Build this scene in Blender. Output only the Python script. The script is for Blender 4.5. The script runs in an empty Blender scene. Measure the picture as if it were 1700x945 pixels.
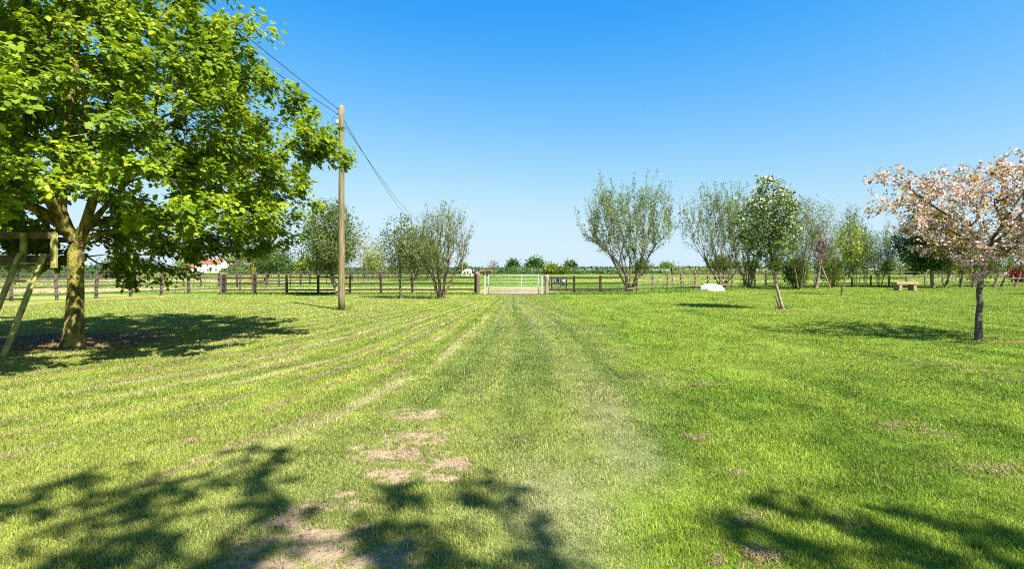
import bpy, bmesh, math, random
import numpy as np
from mathutils import Vector

# ------------------------------------------------------------------ camera, sky, sun, exposure
sc = bpy.context.scene
COL = sc.collection
CH = 1.55                      # eye height
F = 850.0                      # focal length in photo pixels
cam_d = bpy.data.cameras.new('camera'); cam = bpy.data.objects.new('camera', cam_d); COL.objects.link(cam)
cam.location = (0, 0, CH); cam.rotation_euler = (math.pi/2, 0, 0)
cam_d.sensor_width = 36; cam_d.lens = 18; cam_d.shift_y = -0.015
cam_d.clip_start = 0.05; cam_d.clip_end = 9000
sc.camera = cam

SUN_EL = math.radians(54); SUN_AZ = math.radians(140)      # azimuth clockwise from +Y
w = bpy.data.worlds.new('World'); sc.world = w; w.use_nodes = True
nt = w.node_tree; nt.nodes.clear()
sky = nt.nodes.new('ShaderNodeTexSky'); sky.sky_type = 'NISHITA'; sky.sun_disc = False
sky.sun_elevation = SUN_EL; sky.sun_rotation = SUN_AZ
sky.air_density = 1.0; sky.dust_density = 0.35; sky.ozone_density = 3.0; sky.altitude = 0
EXPO = 1.66
# the photograph's colour grading of the sky (deeper blue overhead, pale at the horizon) as a tone curve on the Nishita radiance
pre = nt.nodes.new('ShaderNodeVectorMath'); pre.operation = 'SCALE'; pre.inputs['Scale'].default_value = .1
cv = nt.nodes.new('ShaderNodeRGBCurve')
for i, pts in enumerate((((0, 0), (.09, .022), (.11, .048), (.145, .138), (.268, .425), (.398, .60), (.62, .69), (1, .85)),
                         ((0, 0), (.12, .24), (.187, .37), (.243, .49), (.42, .745), (.565, .845), (.69, .87), (1, .95)),
                         ((0, 0), (.2, .72), (.341, .95), (.42, .985), (.5, 1.0), (.56, .985), (.68, 1.0), (1, 1.0)))):
    cu = cv.mapping.curves[i]
    while len(cu.points) < len(pts): cu.points.new(.5, .5)
    for p_, q_ in zip(cu.points, pts): p_.location = q_; p_.handle_type = 'AUTO_CLAMPED'
cv.mapping.update()
post = nt.nodes.new('ShaderNodeVectorMath'); post.operation = 'SCALE'; post.inputs['Scale'].default_value = 10*2**-EXPO
bg = nt.nodes.new('ShaderNodeBackground'); bg.inputs['Strength'].default_value = 0.1
wo = nt.nodes.new('ShaderNodeOutputWorld')
nt.links.new(sky.outputs[0], pre.inputs[0]); nt.links.new(pre.outputs[0], cv.inputs['Color']); nt.links.new(cv.outputs[0], post.inputs[0]); nt.links.new(post.outputs[0], bg.inputs['Color']); nt.links.new(bg.outputs[0], wo.inputs['Surface'])
SD = Vector((math.sin(SUN_AZ)*math.cos(SUN_EL), math.cos(SUN_AZ)*math.cos(SUN_EL), math.sin(SUN_EL)))
sl = bpy.data.lights.new('sun', 'SUN'); sl.energy = 5.0; sl.angle = math.radians(0.53); sl.color = (1, .955, .87)
so = bpy.data.objects.new('sun', sl); COL.objects.link(so); so.location = (20, -30, 40)
so.rotation_euler = SD.to_track_quat('Z', 'Y').to_euler()
sc.view_settings.view_transform = 'Standard'; sc.view_settings.look = 'None'
sc.view_settings.exposure = EXPO; sc.view_settings.gamma = 1
sc.cycles.max_bounces = 6; sc.cycles.diffuse_bounces = 3; sc.cycles.transmission_bounces = 3; sc.cycles.transparent_max_bounces = 6
sc.cycles.use_denoising = False; sc.cycles.filter_width = 1.1

R = np.random.default_rng(7); random.seed(7)

# ------------------------------------------------------------------ helpers
def at(px, py, Y): return Vector(((px-850)/F*Y, Y, CH+(447-py)/F*Y))
def ground(px, py):
    Y = F*CH/(py-447); return Vector(((px-850)/F*Y, Y, 0))

def tag(o, label=None, cat=None, group=None, kind=None):
    if label: o['label'] = label
    if cat: o['category'] = cat
    if group: o['group'] = group
    if kind: o['kind'] = kind
    return o

def empty(name, loc, label, cat, group=None, rz=0):
    o = bpy.data.objects.new(name, None); COL.objects.link(o); o.location = loc; o.rotation_euler = (0, 0, rz)
    o.empty_display_size = .2
    return tag(o, label, cat, group)

def mesh_np(name, V, faces, mat, parent=None, attrs=None, smooth=False, loc=None):
    """faces: list of int arrays (n,k) with equal k each"""
    me = bpy.data.meshes.new(name)
    V = np.asarray(V, np.float32)
    me.vertices.add(len(V)); me.vertices.foreach_set('co', V.ravel())
    if not isinstance(faces, list): faces = [faces]
    loops = np.concatenate([f.ravel() for f in faces]).astype(np.int32)
    tot = np.concatenate([np.full(len(f), f.shape[1]) for f in faces]).astype(np.int32)
    start = np.concatenate([[0], np.cumsum(tot)[:-1]]).astype(np.int32)
    me.loops.add(len(loops)); me.loops.foreach_set('vertex_index', loops)
    me.polygons.add(len(tot)); me.polygons.foreach_set('loop_start', start); me.polygons.foreach_set('loop_total', tot)
    if smooth: me.polygons.foreach_set('use_smooth', np.ones(len(tot), bool))
    me.update(calc_edges=True)
    for k, a in (attrs or {}).items():
        a = np.asarray(a, np.float32)
        if a.ndim == 2:
            at_ = me.attributes.new(k, 'FLOAT_COLOR', 'POINT')
            c = np.ones((len(V), 4), np.float32); c[:, :3] = a; at_.data.foreach_set('color', c.ravel())
        else:
            at_ = me.attributes.new(k, 'FLOAT', 'POINT'); at_.data.foreach_set('value', a)
    me.materials.append(mat)
    o = bpy.data.objects.new(name, me); COL.objects.link(o)
    if loc is not None: o.location = loc
    if parent: o.parent = parent
    return o

class MB:
    """small mesh collector: boxes, tubes and polygons for ONE mesh"""
    def __init__(s): s.v = []; s.f = []
    def box(s, c, size, rz=0, rot=None, taper=1.0, bev=0):
        hx, hy, hz = [d/2 for d in size]
        pts = []
        for z in (-1, 1):
            k = taper if z > 0 else 1
            for x, y in ((-1, -1), (1, -1), (1, 1), (-1, 1)): pts.append(Vector((x*hx*k, y*hy*k, z*hz)))
        from mathutils import Matrix, Euler
        M = Euler(rot).to_matrix() if rot else Matrix.Rotation(rz, 3, 'Z')
        b = len(s.v); s.v += [M @ p + Vector(c) for p in pts]
        s.f += [(b, b+3, b+2, b+1), (b+4, b+5, b+6, b+7)] + [(b+i, b+(i+1) % 4, b+4+(i+1) % 4, b+4+i) for i in range(4)]
        return s
    def beam(s, a, b_, wd, h, roll=0, up=Vector((0, 0, 1))):
        a = Vector(a); b_ = Vector(b_); d = (b_-a).normalized()
        u = d.cross(up).normalized() if abs(d.dot(up)) < .99 else Vector((1, 0, 0)); v = u.cross(d).normalized()
        i = len(s.v)
        for p in (a, b_):
            for x, y in ((-1, -1), (1, -1), (1, 1), (-1, 1)): s.v.append(p+u*x*wd/2+v*y*h/2)
        s.f += [(i, i+1, i+2, i+3), (i+7, i+6, i+5, i+4)] + [(i+k, i+4+k, i+4+(k+1) % 4, i+(k+1) % 4) for k in range(4)]
        return s
    def tube(s, pts, rad, n=8, cap=True):
        pts = [Vector(p) for p in pts]
        rad = rad if hasattr(rad, '__len__') else [rad]*len(pts)
        i = len(s.v); ref = None
        for k, p in enumerate(pts):
            d = (pts[min(k+1, len(pts)-1)]-pts[max(k-1, 0)]).normalized()
            if ref is None: ref = Vector((1, 0, 0)) if abs(d.x) < .9 else Vector((0, 1, 0))
            u = (ref-d*ref.dot(d)).normalized(); v = d.cross(u); ref = u
            for j in range(n):
                a = 2*math.pi*j/n; s.v.append(p+(u*math.cos(a)+v*math.sin(a))*rad[k])
        for k in range(len(pts)-1):
            for j in range(n):
                a = i+k*n+j; b = i+k*n+(j+1) % n; s.f.append((a, b, b+n, a+n))
        if cap:
            s.f.append(tuple(i+j for j in range(n))[::-1]); s.f.append(tuple(i+(len(pts)-1)*n+j for j in range(n)))
        return s
    def poly(s, pts):
        i = len(s.v); s.v += [Vector(p) for p in pts]; s.f.append(tuple(range(i, i+len(pts)))); return s
    def build(s, name, mat, parent=None, smooth=False, bev=0, loc=None):
        me = bpy.data.meshes.new(name); me.from_pydata([tuple(v) for v in s.v], [], s.f)
        if bev:
            bm = bmesh.new(); bm.from_mesh(me)
            bmesh.ops.recalc_face_normals(bm, faces=bm.faces)
            bmesh.ops.bevel(bm, geom=[e for e in bm.edges if e.is_manifold and e.calc_face_angle(0) > .6], offset=bev, segments=1, affect='EDGES'); bm.to_mesh(me); bm.free()
        else:
            bm = bmesh.new(); bm.from_mesh(me); bmesh.ops.recalc_face_normals(bm, faces=bm.faces); bm.to_mesh(me); bm.free()
        if smooth:
            for p in me.polygons: p.use_smooth = True
        me.materials.append(mat); me.update()
        o = bpy.data.objects.new(name, me); COL.objects.link(o)
        if loc is not None: o.location = loc
        if parent: o.parent = parent
        return o

# ---- value noise in numpy (used for stains and wear with a shape of their own)
def _h(ix, iy, seed):
    n = (ix.astype(np.int64)*374761393 + iy.astype(np.int64)*668265263 + seed*1442695041) & 0xffffffff
    n = ((n ^ (n >> 13))*1274126177) & 0xffffffff
    return ((n ^ (n >> 16)) & 0xffff)/65535.0
def vnoise(x, y, seed=0):
    ix = np.floor(x); iy = np.floor(y); fx = x-ix; fy = y-iy
    fx = fx*fx*(3-2*fx); fy = fy*fy*(3-2*fy)
    a = _h(ix, iy, seed); b = _h(ix+1, iy, seed); c = _h(ix, iy+1, seed); d = _h(ix+1, iy+1, seed)
    return (a*(1-fx)+b*fx)*(1-fy)+(c*(1-fx)+d*fx)*fy
def fbm(x, y, oct=4, seed=0):
    s = 0; a = .5; t = 0
    for k in range(oct):
        s = s+a*vnoise(x*2**k, y*2**k, seed+k*17); t += a; a *= .5
    return s/t
def sstep(a, b, x):
    t = np.clip((x-a)/(b-a), 0, 1); return t*t*(3-2*t)

# ------------------------------------------------------------------ materials
def nodes(name):
    m = bpy.data.materials.new(name); m.use_nodes = True; t = m.node_tree; t.nodes.clear()
    out = t.nodes.new('ShaderNodeOutputMaterial'); return m, t, out
def N(t, kind, **kw):
    n = t.nodes.new(kind)
    for k, v in kw.items():
        if k in n.inputs: n.inputs[k].default_value = v
        else: setattr(n, k, v)
    return n
def ramp(t, fac, stops):
    r = t.nodes.new('ShaderNodeValToRGB'); e = r.color_ramp.elements
    while len(e) < len(stops): e.new(.5)
    for i, (p, c) in enumerate(stops): e[i].position = p; e[i].color = (*c, 1)
    t.links.new(fac, r.inputs['Fac']); return r.outputs['Color']

def surf(name, stops, scale=6, rough=.8, bump=.3, stretch=(1, 1, 1), detail=6, metallic=0, dist=.02):
    m, t, out = nodes(name)
    tc = N(t, 'ShaderNodeTexCoord'); mp = N(t, 'ShaderNodeMapping'); mp.inputs['Scale'].default_value = stretch
    t.links.new(tc.outputs['Object'], mp.inputs['Vector'])
    no = N(t, 'ShaderNodeTexNoise', Scale=scale, Detail=detail, Roughness=.65); t.links.new(mp.outputs[0], no.inputs['Vector'])
    c = ramp(t, no.outputs['Fac'], stops)
    p = N(t, 'ShaderNodeBsdfPrincipled', Roughness=rough, Metallic=metallic); p.inputs['Specular IOR Level'].default_value = .3
    t.links.new(c, p.inputs['Base Color'])
    n2 = N(t, 'ShaderNodeTexNoise', Scale=scale*4, Detail=5); t.links.new(mp.outputs[0], n2.inputs['Vector'])
    b = N(t, 'ShaderNodeBump', Strength=bump, Distance=dist); t.links.new(n2.outputs['Fac'], b.inputs['Height']); t.links.new(b.outputs[0], p.inputs['Normal'])
    t.links.new(p.outputs[0], out.inputs[0]); return m

def leafmat(name, stops, trans=.32, gloss=.35, tcol=(1.25, 1.15, .6), rough=.42):
    """stops: ramp over the per-leaf attribute rnd"""
    m, t, out = nodes(name)
    a = N(t, 'ShaderNodeAttribute', attribute_name='rnd'); c = ramp(t, a.outputs['Fac'], stops)
    p = N(t, 'ShaderNodeBsdfPrincipled', Roughness=rough); p.inputs['Specular IOR Level'].default_value = gloss
    t.links.new(c, p.inputs['Base Color'])
    mu = N(t, 'ShaderNodeMix', data_type='RGBA', blend_type='MULTIPLY'); mu.inputs[0].default_value = 1
    t.links.new(c, mu.inputs[6]); mu.inputs[7].default_value = (*tcol, 1)
    tr = N(t, 'ShaderNodeBsdfTranslucent'); t.links.new(mu.outputs[2], tr.inputs['Color'])
    mx = N(t, 'ShaderNodeMixShader'); mx.inputs[0].default_value = trans
    t.links.new(p.outputs[0], mx.inputs[1]); t.links.new(tr.outputs[0], mx.inputs[2]); t.links.new(mx.outputs[0], out.inputs[0])
    return m

M = {}
M['fence'] = surf('creosoted_wood', [(.3, (.018, .011, .008)), (.55, (.042, .025, .018)), (.75, (.10, .066, .046))], 9, .85, .4, (1, 1, 1))
M['fence_grey'] = surf('weathered_fence_wood', [(.3, (.04, .03, .023)), (.55, (.095, .073, .056)), (.75, (.19, .155, .125))], 7, .85, .4)
M['fence_pale'] = surf('pale_weathered_wood', [(.3, (.035, .026, .018)), (.5, (.15, .115, .07)), (.75, (.30, .25, .16))], 5, .85, .4)
M['pole'] = surf('pole_wood', [(.33, (.07, .055, .025)), (.5, (.17, .135, .06)), (.68, (.30, .25, .14))], 16, .85, .6, (1.6, 1.6, .09))
M['greenwood'] = surf('algae_wood', [(.32, (.10, .09, .03)), (.5, (.27, .27, .07)), (.7, (.46, .43, .18))], 7, .8, .5, (1, 1, 1))
M['darkbeam'] = surf('old_beam_wood', [(.3, (.05, .04, .02)), (.55, (.11, .095, .04)), (.75, (.2, .18, .08))], 8, .85, .5)
M['bark_maple'] = surf('lichened_bark', [(.30, (.03, .02, .012)), (.42, (.09, .07, .03)), (.5, (.19, .17, .025)), (.6, (.27, .23, .05)), (.7, (.36, .31, .2))], 9, .95, 1.0, (1, 1, .45), dist=.05)
M['bark_brown'] = surf('brown_bark', [(.3, (.05, .035, .025)), (.55, (.13, .10, .065)), (.75, (.26, .21, .14))], 12, .9, .8, (1, 1, .4))
M['bark_cherry'] = surf('cherry_bark', [(.3, (.035, .024, .02)), (.5, (.10, .075, .06)), (.66, (.24, .2, .17)), (.8, (.42, .38, .33))], 9, .75, .9, (1, 1, 3.0))
M['bark_pale'] = surf('pale_bark', [(.3, (.08, .06, .04)), (.5, (.23, .18, .12)), (.7, (.42, .37, .29))], 9, .85, .6, (1, 1, 1.5))
M['bark_yellow'] = surf('yellow_lichen_bark', [(.3, (.2, .13, .02)), (.5, (.45, .32, .04)), (.7, (.6, .46, .10))], 4, .85, .6)
M['galv'] = surf('galvanised_steel', [(.3, (.24, .25, .26)), (.7, (.36, .37, .38))], 30, .6, .05, metallic=.05)
M['white_wall'] = surf('white_render', [(.3, (.74, .74, .74)), (.7, (.82, .82, .81))], 1.2, .9, .1)
M['tile'] = surf('terracotta_tiles', [(.3, (.13, .05, .03)), (.5, (.22, .085, .05)), (.72, (.3, .14, .085))], 2.0, .9, .5, (1, 1, 3))
M['grey_roof'] = surf('grey_sheet_roof', [(.3, (.28, .29, .3)), (.7, (.4, .41, .42))], .6, .7, .1)
M['dark_boards'] = surf('dark_barn_boards', [(.3, (.05, .04, .035)), (.7, (.12, .09, .08))], 1.5, .9, .3, (4, 4, .3))
M['glass'] = surf('window_glass', [(.3, (.03, .04, .05)), (.7, (.06, .07, .09))], 2, .08, 0)
M['brick'] = surf('chimney_brick', [(.3, (.25, .1, .06)), (.7, (.38, .18, .11))], 3, .9, .3)
M['chalk'] = surf('white_chalk', [(.32, (.33, .31, .28)), (.45, (.55, .53, .5)), (.65, (.74, .73, .72))], 4, .9, 1.0, dist=.06)
M['stone'] = surf('brown_stone', [(.3, (.17, .12, .09)), (.7, (.36, .27, .2))], 9, .9, .8)
M['sleeper'] = surf('sleeper_wood', [(.35, (.12, .07, .04)), (.5, (.27, .18, .1)), (.7, (.42, .31, .2))], 4, .85, .6, (1, 6, 6))
M['sleeper_dark'] = surf('dark_block_wood', [(.3, (.13, .08, .045)), (.6, (.28, .2, .12)), (.8, (.4, .3, .19))], 7, .85, .6)
M['black_metal'] = surf('black_painted_metal', [(.3, (.012, .012, .014)), (.7, (.03, .03, .034))], 10, .5, .1)
M['blue_plastic'] = surf('blue_plastic', [(.3, (.03, .05, .3)), (.7, (.05, .09, .42))], 6, .4, .1)
M['grey_plastic'] = surf('pale_plastic', [(.3, (.45, .5, .58)), (.7, (.6, .65, .7))], 6, .5, .1)
M['wire'] = surf('wire_sheath', [(.3, (.03, .03, .035)), (.7, (.05, .05, .055))], 10, .5, 0)
M['horse_white'] = surf('white_horse_coat', [(.3, (.6, .57, .52)), (.7, (.75, .73, .7))], 3, .8, .1)
M['horse_brown'] = surf('brown_horse_coat', [(.3, (.1, .035, .015)), (.7, (.2, .08, .035))], 3, .6, .1)
M['rug'] = surf('navy_horse_rug', [(.3, (.02, .02, .05)), (.7, (.05, .04, .09))], 3, .8, .1)
M['mulch'] = surf('dry_thatch', [(.3, (.16, .11, .055)), (.6, (.36, .26, .15)), (.8, (.5, .4, .26))], 30, .95, .5)

M['leaf_maple'] = leafmat('maple_leaf', [(0, (.05, .11, .008)), (.35, (.125, .205, .010)), (.7, (.23, .32, .012)), (.93, (.37, .43, .02)), (1, (.42, .32, .05))], .45, .2, rough=.55)
M['leaf_alder'] = leafmat('alder_leaf', [(0, (.05, .09, .018)), (.5, (.12, .18, .03)), (1, (.24, .29, .05))], .4, .15)
M['leaf_dark'] = leafmat('dark_leaf', [(0, (.018, .05, .012)), (.6, (.05, .105, .018)), (1, (.14, .21, .03))], .3, .35)
M['leaf_rowan'] = leafmat('rowan_leaf', [(0, (.03, .065, .015)), (.6, (.09, .145, .025)), (1, (.2, .26, .06))], .3, .25)
M['leaf_rowan'] = leafmat('rowan_leaf', [(0, (.035, .075, .015)), (.6, (.10, .16, .03)), (1, (.22, .28, .06))], .33, .25)
M['leaf_yellow'] = leafmat('yellow_green_leaf', [(0, (.10, .14, .02)), (.6, (.21, .27, .03)), (1, (.34, .36, .05))], .35, .3)
M['leaf_olive'] = leafmat('olive_leaf', [(0, (.035, .065, .012)), (.6, (.095, .14, .02)), (1, (.22, .24, .035))], .3, .25)
M['leaf_bronze'] = leafmat('bronze_cherry_leaf', [(0, (.09, .07, .015)), (.45, (.22, .15, .025)), (.75, (.38, .22, .03)), (1, (.45, .34, .04))], .4, .4, (1.2, 1, .6))
M['leaf_purple'] = leafmat('purple_plum_leaf', [(0, (.05, .015, .03)), (.6, (.14, .05, .09)), (1, (.34, .2, .27))], .3, .4, (1.2, .7, .8))
M['leaf_red'] = leafmat('red_acer_leaf', [(0, (.09, .012, .01)), (.7, (.22, .03, .025)), (1, (.3, .07, .03))], .3, .3, (1.3, .6, .5))
M['twig_grey'] = surf('grey_twigs', [(.3, (.12, .11, .10)), (.7, (.24, .22, .2))], 5, .9, .2)
M['blossom_pink'] = leafmat('pink_cherry_petals', [(0, (.52, .35, .34)), (.5, (.7, .56, .54)), (1, (.84, .77, .75))], .4, .2, (1, .9, .9), .7)
M['blossom_white'] = leafmat('white_flower_heads', [(0, (.55, .56, .42)), (.6, (.76, .76, .66)), (1, (.85, .85, .8))], .25, .2, (1, 1, .9), .7)

# grass: base colour is the species/wear colour stored per blade; ground gets the same field
def grass_material():
    m, t, out = nodes('grass_blades')
    a = N(t, 'ShaderNodeAttribute', attribute_name='col')
    p = N(t, 'ShaderNodeBsdfPrincipled', Roughness=.55); p.inputs['Specular IOR Level'].default_value = .15
    t.links.new(a.outputs['Color'], p.inputs['Base Color'])
    tr = N(t, 'ShaderNodeBsdfTranslucent'); t.links.new(a.outputs['Color'], tr.inputs['Color'])
    mx = N(t, 'ShaderNodeMixShader'); mx.inputs[0].default_value = .3
    t.links.new(p.outputs[0], mx.inputs[1]); t.links.new(tr.outputs[0], mx.inputs[2]); t.links.new(mx.outputs[0], out.inputs[0])
    return m
M['grass'] = grass_material()
def ground_material():
    m, t, out = nodes('turf_ground')
    a = N(t, 'ShaderNodeAttribute', attribute_name='col')
    g = N(t, 'ShaderNodeNewGeometry')
    n1 = N(t, 'ShaderNodeTexNoise', Scale=55, Detail=6, Roughness=.75); t.links.new(g.outputs['Position'], n1.inputs['Vector'])
    n2 = N(t, 'ShaderNodeTexNoise', Scale=7, Detail=5, Roughness=.7); t.links.new(g.outputs['Position'], n2.inputs['Vector'])
    r1 = ramp(t, n1.outputs['Fac'], [(.3, (.45, .5, .45)), (.5, (.95, .95, .95)), (.72, (1.0, 1.0, 1.0))])
    r2 = ramp(t, n2.outputs['Fac'], [(.3, (.72, .76, .7)), (.65, (1, 1, 1))])
    m1 = N(t, 'ShaderNodeMix', data_type='RGBA', blend_type='MULTIPLY'); m1.inputs[0].default_value = 1
    m2 = N(t, 'ShaderNodeMix', data_type='RGBA', blend_type='MULTIPLY'); m2.inputs[0].default_value = 1
    t.links.new(a.outputs['Color'], m1.inputs[6]); t.links.new(r1, m1.inputs[7]); t.links.new(m1.outputs[2], m2.inputs[6]); t.links.new(r2, m2.inputs[7])
    p = N(t, 'ShaderNodeBsdfPrincipled', Roughness=.95); p.inputs['Specular IOR Level'].default_value = .1
    t.links.new(m2.outputs[2], p.inputs['Base Color'])
    b = N(t, 'ShaderNodeBump', Strength=.6, Distance=.03); t.links.new(n1.outputs['Fac'], b.inputs['Height']); t.links.new(b.outputs[0], p.inputs['Normal'])
    t.links.new(p.outputs[0], out.inputs[0]); return m
M['ground'] = ground_material()

# ------------------------------------------------------------------ lawn colour field
def pxw(x, y):      # world ground -> photo pixel, only used to describe where the wear patches lie on the ground
    return x, y
BARE = []           # (x, y, rx, ry) worn earth patches in metres
for px, py, wpx, hpx in ((655, 752, 75, 22), (700, 720, 60, 10), (745, 780, 40, 16), (640, 793, 40, 14), (560, 836, 60, 14),
                         (480, 875, 60, 26), (520, 912, 100, 40), (655, 925, 70, 26), (560, 940, 70, 24), (430, 915, 50, 30), (690, 690, 50, 8)):
    g = ground(px, py); k = g.y/F; BARE.append((g.x, g.y, wpx*1.25*k, 1.5*hpx*g.y*g.y/(F*CH)))
def border(y): return np.where(y > 7.5, 2.3, 2.3-1.95*np.clip((7.5-y)/4.4, 0, 1)**1.3)

def widthf(x, y):
    l = np.interp(y, [3, 5.4, 7.6, 9.2, 12, 16, 20, 25, 31], [1.35, 1.0, .8, .7, .6, .52, .42, .32, .22]); r_ = .22+.78*sstep(31, 7, y)
    return np.where(x < -.2, l, r_)
def fence_y(x): return np.interp(x, [-20, 7.5, 23, 55], [31.1, 31.9, 44.7, 48])

def lawn(x, y):
    """returns rgb (blade colour), bare mask, dry mask"""
    wf = widthf(x, y)
    n_big = fbm(x*.35, y*.22, 4, 3); n_mid = fbm(x*1.7, y*1.1, 4, 11); n_f = fbm(x*9, y*7, 3, 23)
    u = x/wf+.5*(fbm(x*.5, y*.15, 3, 41)-.5)
    lush = np.array([.125, .192, .014]); yel = np.array([.26, .315, .042]); dull = np.array([.175, .225, .05]); straw = np.array([.36, .35, .17]); brown = np.array([.25, .20, .09])
    dark = np.array([.085, .165, .010])
    lerp = lambda a, b, k: a+(b-a)*k[..., None]
    left = sstep(-.9, -2.2, u); right = sstep(-.7, .5, x-border(y)+1.1*(n_mid-.5)+.9*(n_big-.5))
    base = np.broadcast_to(dull, x.shape+(3,)).copy()
    base = lerp(base, np.broadcast_to(yel*.93, base.shape), np.clip(.45+.8*(n_mid-.5)+.6*(n_big-.5), 0, 1)*(1-left)+left)
    base = lerp(base, np.broadcast_to(lush*1.3+yel*.12, base.shape), right*(1-.35*sstep(8, 25, y)))
    # mower passes
    s = .5+.5*np.sin(2*np.pi*u/1.25+3.0*(n_big-.5)); s2 = .5+.5*np.sin(2*np.pi*u/.47+5*(n_big-.5))
    st = np.clip(.65*s+.35*s2+.5*(n_mid-.5), 0, 1)
    base = lerp(base, base*np.array([.55, .70, .5]), np.clip(st*1.3-.15, 0, 1)*(.95-.4*right)*sstep(2.0, 7.5, y))
    # straw coloured streaks left where clippings were raked off
    stripe = sstep(.62, .95, .5+.5*np.sin(2*np.pi*u/.85+4*(n_big-.5)+2.0))*sstep(.42, .62, fbm(u*2.2, y*.5, 4, 71))
    lf = sstep(-.6, -1.6, u)
    base = lerp(base, np.broadcast_to(np.array([.42, .40, .17]), base.shape), .55*stripe*lf*sstep(3, 6, y)+.0*lf)
    stripe2 = sstep(.7, .97, .5+.5*np.sin(2*np.pi*u/.7+1.0+4*(n_big-.5)))*sstep(.45, .62, fbm(u*3.5, y*1.2, 4, 91))
    base = lerp(base, np.broadcast_to(brown, base.shape), .85*stripe2*sstep(-1.4, -2.4, u)*sstep(18, 10, y))
    # lush patches, yellow patches on the right
    base = lerp(base, np.broadcast_to(dark, base.shape), right*sstep(.5, .72, n_mid)*.75)
    base = lerp(base, np.broadcast_to(np.array([.19, .27, .025]), base.shape), right*sstep(.48, .66, n_big)*.8)
    bandr = sstep(.55, .95, .5+.5*np.sin(2*np.pi*x/1.9+2.2+3*(n_big-.5)))
    base = lerp(base, np.broadcast_to(np.array([.21, .29, .03]), base.shape), right*bandr*.55)
    edge = np.exp(-((x-border(y)-.3)/.28)**2)*sstep(8, 6, y)*sstep(3.2, 4.6, y)
    base = lerp(base, np.broadcast_to(dark, base.shape), edge*.8)
    # dry pale zone on the track close to the camera, and the two wheel tracks up to the gate
    dry = np.exp(-(((x-.28)/.33)**2+((y-3.25)/.8)**2)*.9)+.55*np.exp(-((x-.75-.05*y)/.3)**2)*sstep(9, 5, y)*sstep(3.2, 4, y)
    dry = dry+.6*np.exp(-((u-1.45)/.16)**2)*sstep(13, 18, y)+.55*np.exp(-((u+.85)/.18)**2)*sstep(12, 17, y)+.5*np.exp(-((u-.65)/.14)**2)*sstep(9, 14, y)
    dry = np.clip(dry*(.1+1.6*n_mid)*(.6+.8*n_f), 0, 1)
    base = lerp(base, np.broadcast_to(straw*.9, base.shape), dry*.6)
    # worn earth
    bare = np.zeros_like(x)
    for bx, by, rx, ry in BARE:
        bare = np.maximum(bare, 1-np.sqrt(((x-bx)/rx)**2+((y-by)/ry)**2))
    bare = sstep(-.15, .55, np.minimum(bare, .6)*1.15-3.4*(.5*fbm(x*4+.8*y, y*9, 5, 5)+.5*fbm(x*19, y*30, 4, 6)-.42))*(bare > 0)
    # earth under the big tree and along the left fence, around the right hand trees
    d = np.sqrt(((x+9.9)/2.5)**2+((y-10.9)/1.55)**2)+.9*(fbm(x*1.6, y*1.6, 4, 8)-.5)
    soil = sstep(1.05, .8, d)
    for tx, ty, rr in ((10.25, 11.05, .75), (10.6, 19.9, .75), (17.2, 29.5, .6)):
        d = np.sqrt(((x-tx-.35*rr)/rr)**2+((y-ty)/rr*1.3)**2)+1.2*(fbm(x*3, y*3, 3, 9)-.5)
        soil = np.maximum(soil, .62*sstep(1, .5, d+.5*(fbm(x*9, y*9, 3, 19)-.5)))
    fx = np.interp(y, [24, 32], [-22.0, -19.9])      # strip under left fence
    dl = np.where((y < 33) & (y > 15), np.abs(x-fx-.4), 9)
    soil = np.maximum(soil, .8*sstep(1.0, .45, dl+2.2*(fbm(x*1.1, y*.9, 4, 12)-.4)))
    bare = np.maximum(bare, soil)
    base = base*(.8+.4*n_f)[..., None]*np.array([1.07, 1.0, 1.25])
    # beyond the fence: rough paddock
    pad = sstep(.1, .7, y-fence_y(x))
    pb = fbm(x*.05, y*.28, 4, 31)
    pc = lerp(np.broadcast_to(np.array([.10, .19, .02]), base.shape), np.broadcast_to(np.array([.26, .31, .06]), base.shape), sstep(.38, .62, pb))
    pc = lerp(pc, np.broadcast_to(np.array([.45, .37, .2]), base.shape), .8*sstep(.6, .72, fbm(x*.03+7, y*.22, 3, 37))*sstep(2, -8, x)*sstep(120, 60, y))
    pc = lerp(pc, np.broadcast_to(np.array([.27, .19, .125]), base.shape), np.clip(1.3*np.exp(-(((x-.3)/(2.3))**4+((y-33)/7.5)**4)), 0, 1)*np.clip(.6+.8*n_mid, 0, 1))
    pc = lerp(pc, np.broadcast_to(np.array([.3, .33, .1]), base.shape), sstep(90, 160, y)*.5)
    base = lerp(base, pc, pad)
    bare = bare*(1-pad)
    base = base*(.72+.56*fbm(x*2.6, y*2.6, 4, 55))[..., None]
    return base, bare, dry
SOIL = np.array([.37, .26, .175]); SOILD = np.array([.42, .235, .115])

def axis(fine, lo, hi, far_lo, far_hi, g=1.06):
    a = list(np.arange(lo, hi+1e-6, fine)); s = fine
    while a[-1] < far_hi: s *= g; a.append(a[-1]+s)
    s = fine; b = [lo]
    while b[-1] > far_lo: s *= g; b.append(b[-1]-s)
    return np.array(b[1:][::-1]+a)
xs = axis(.05, -4.5, 4.5, -3500, 3500, 1.04); ys = axis(.05, 1.5, 7.5, -60, 5000, 1.035)
X, Yg = np.meshgrid(xs, ys)
c, bare, dry = lawn(X, Yg)
soilc = SOIL+(SOILD-SOIL)*np.clip((X < -6) | (Yg > 9), 0, 1)[..., None]
soilc = soilc*np.where(X < -12, .72, np.where(X > 6, .8, 1.))[..., None]*(.45+1.1*fbm(X*14, Yg*14, 4, 77))[..., None]
cg = c*.72*(1-bare[..., None])+soilc*bare[..., None]
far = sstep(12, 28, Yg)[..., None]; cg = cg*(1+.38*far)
nx, ny = len(xs), len(ys)
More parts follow.
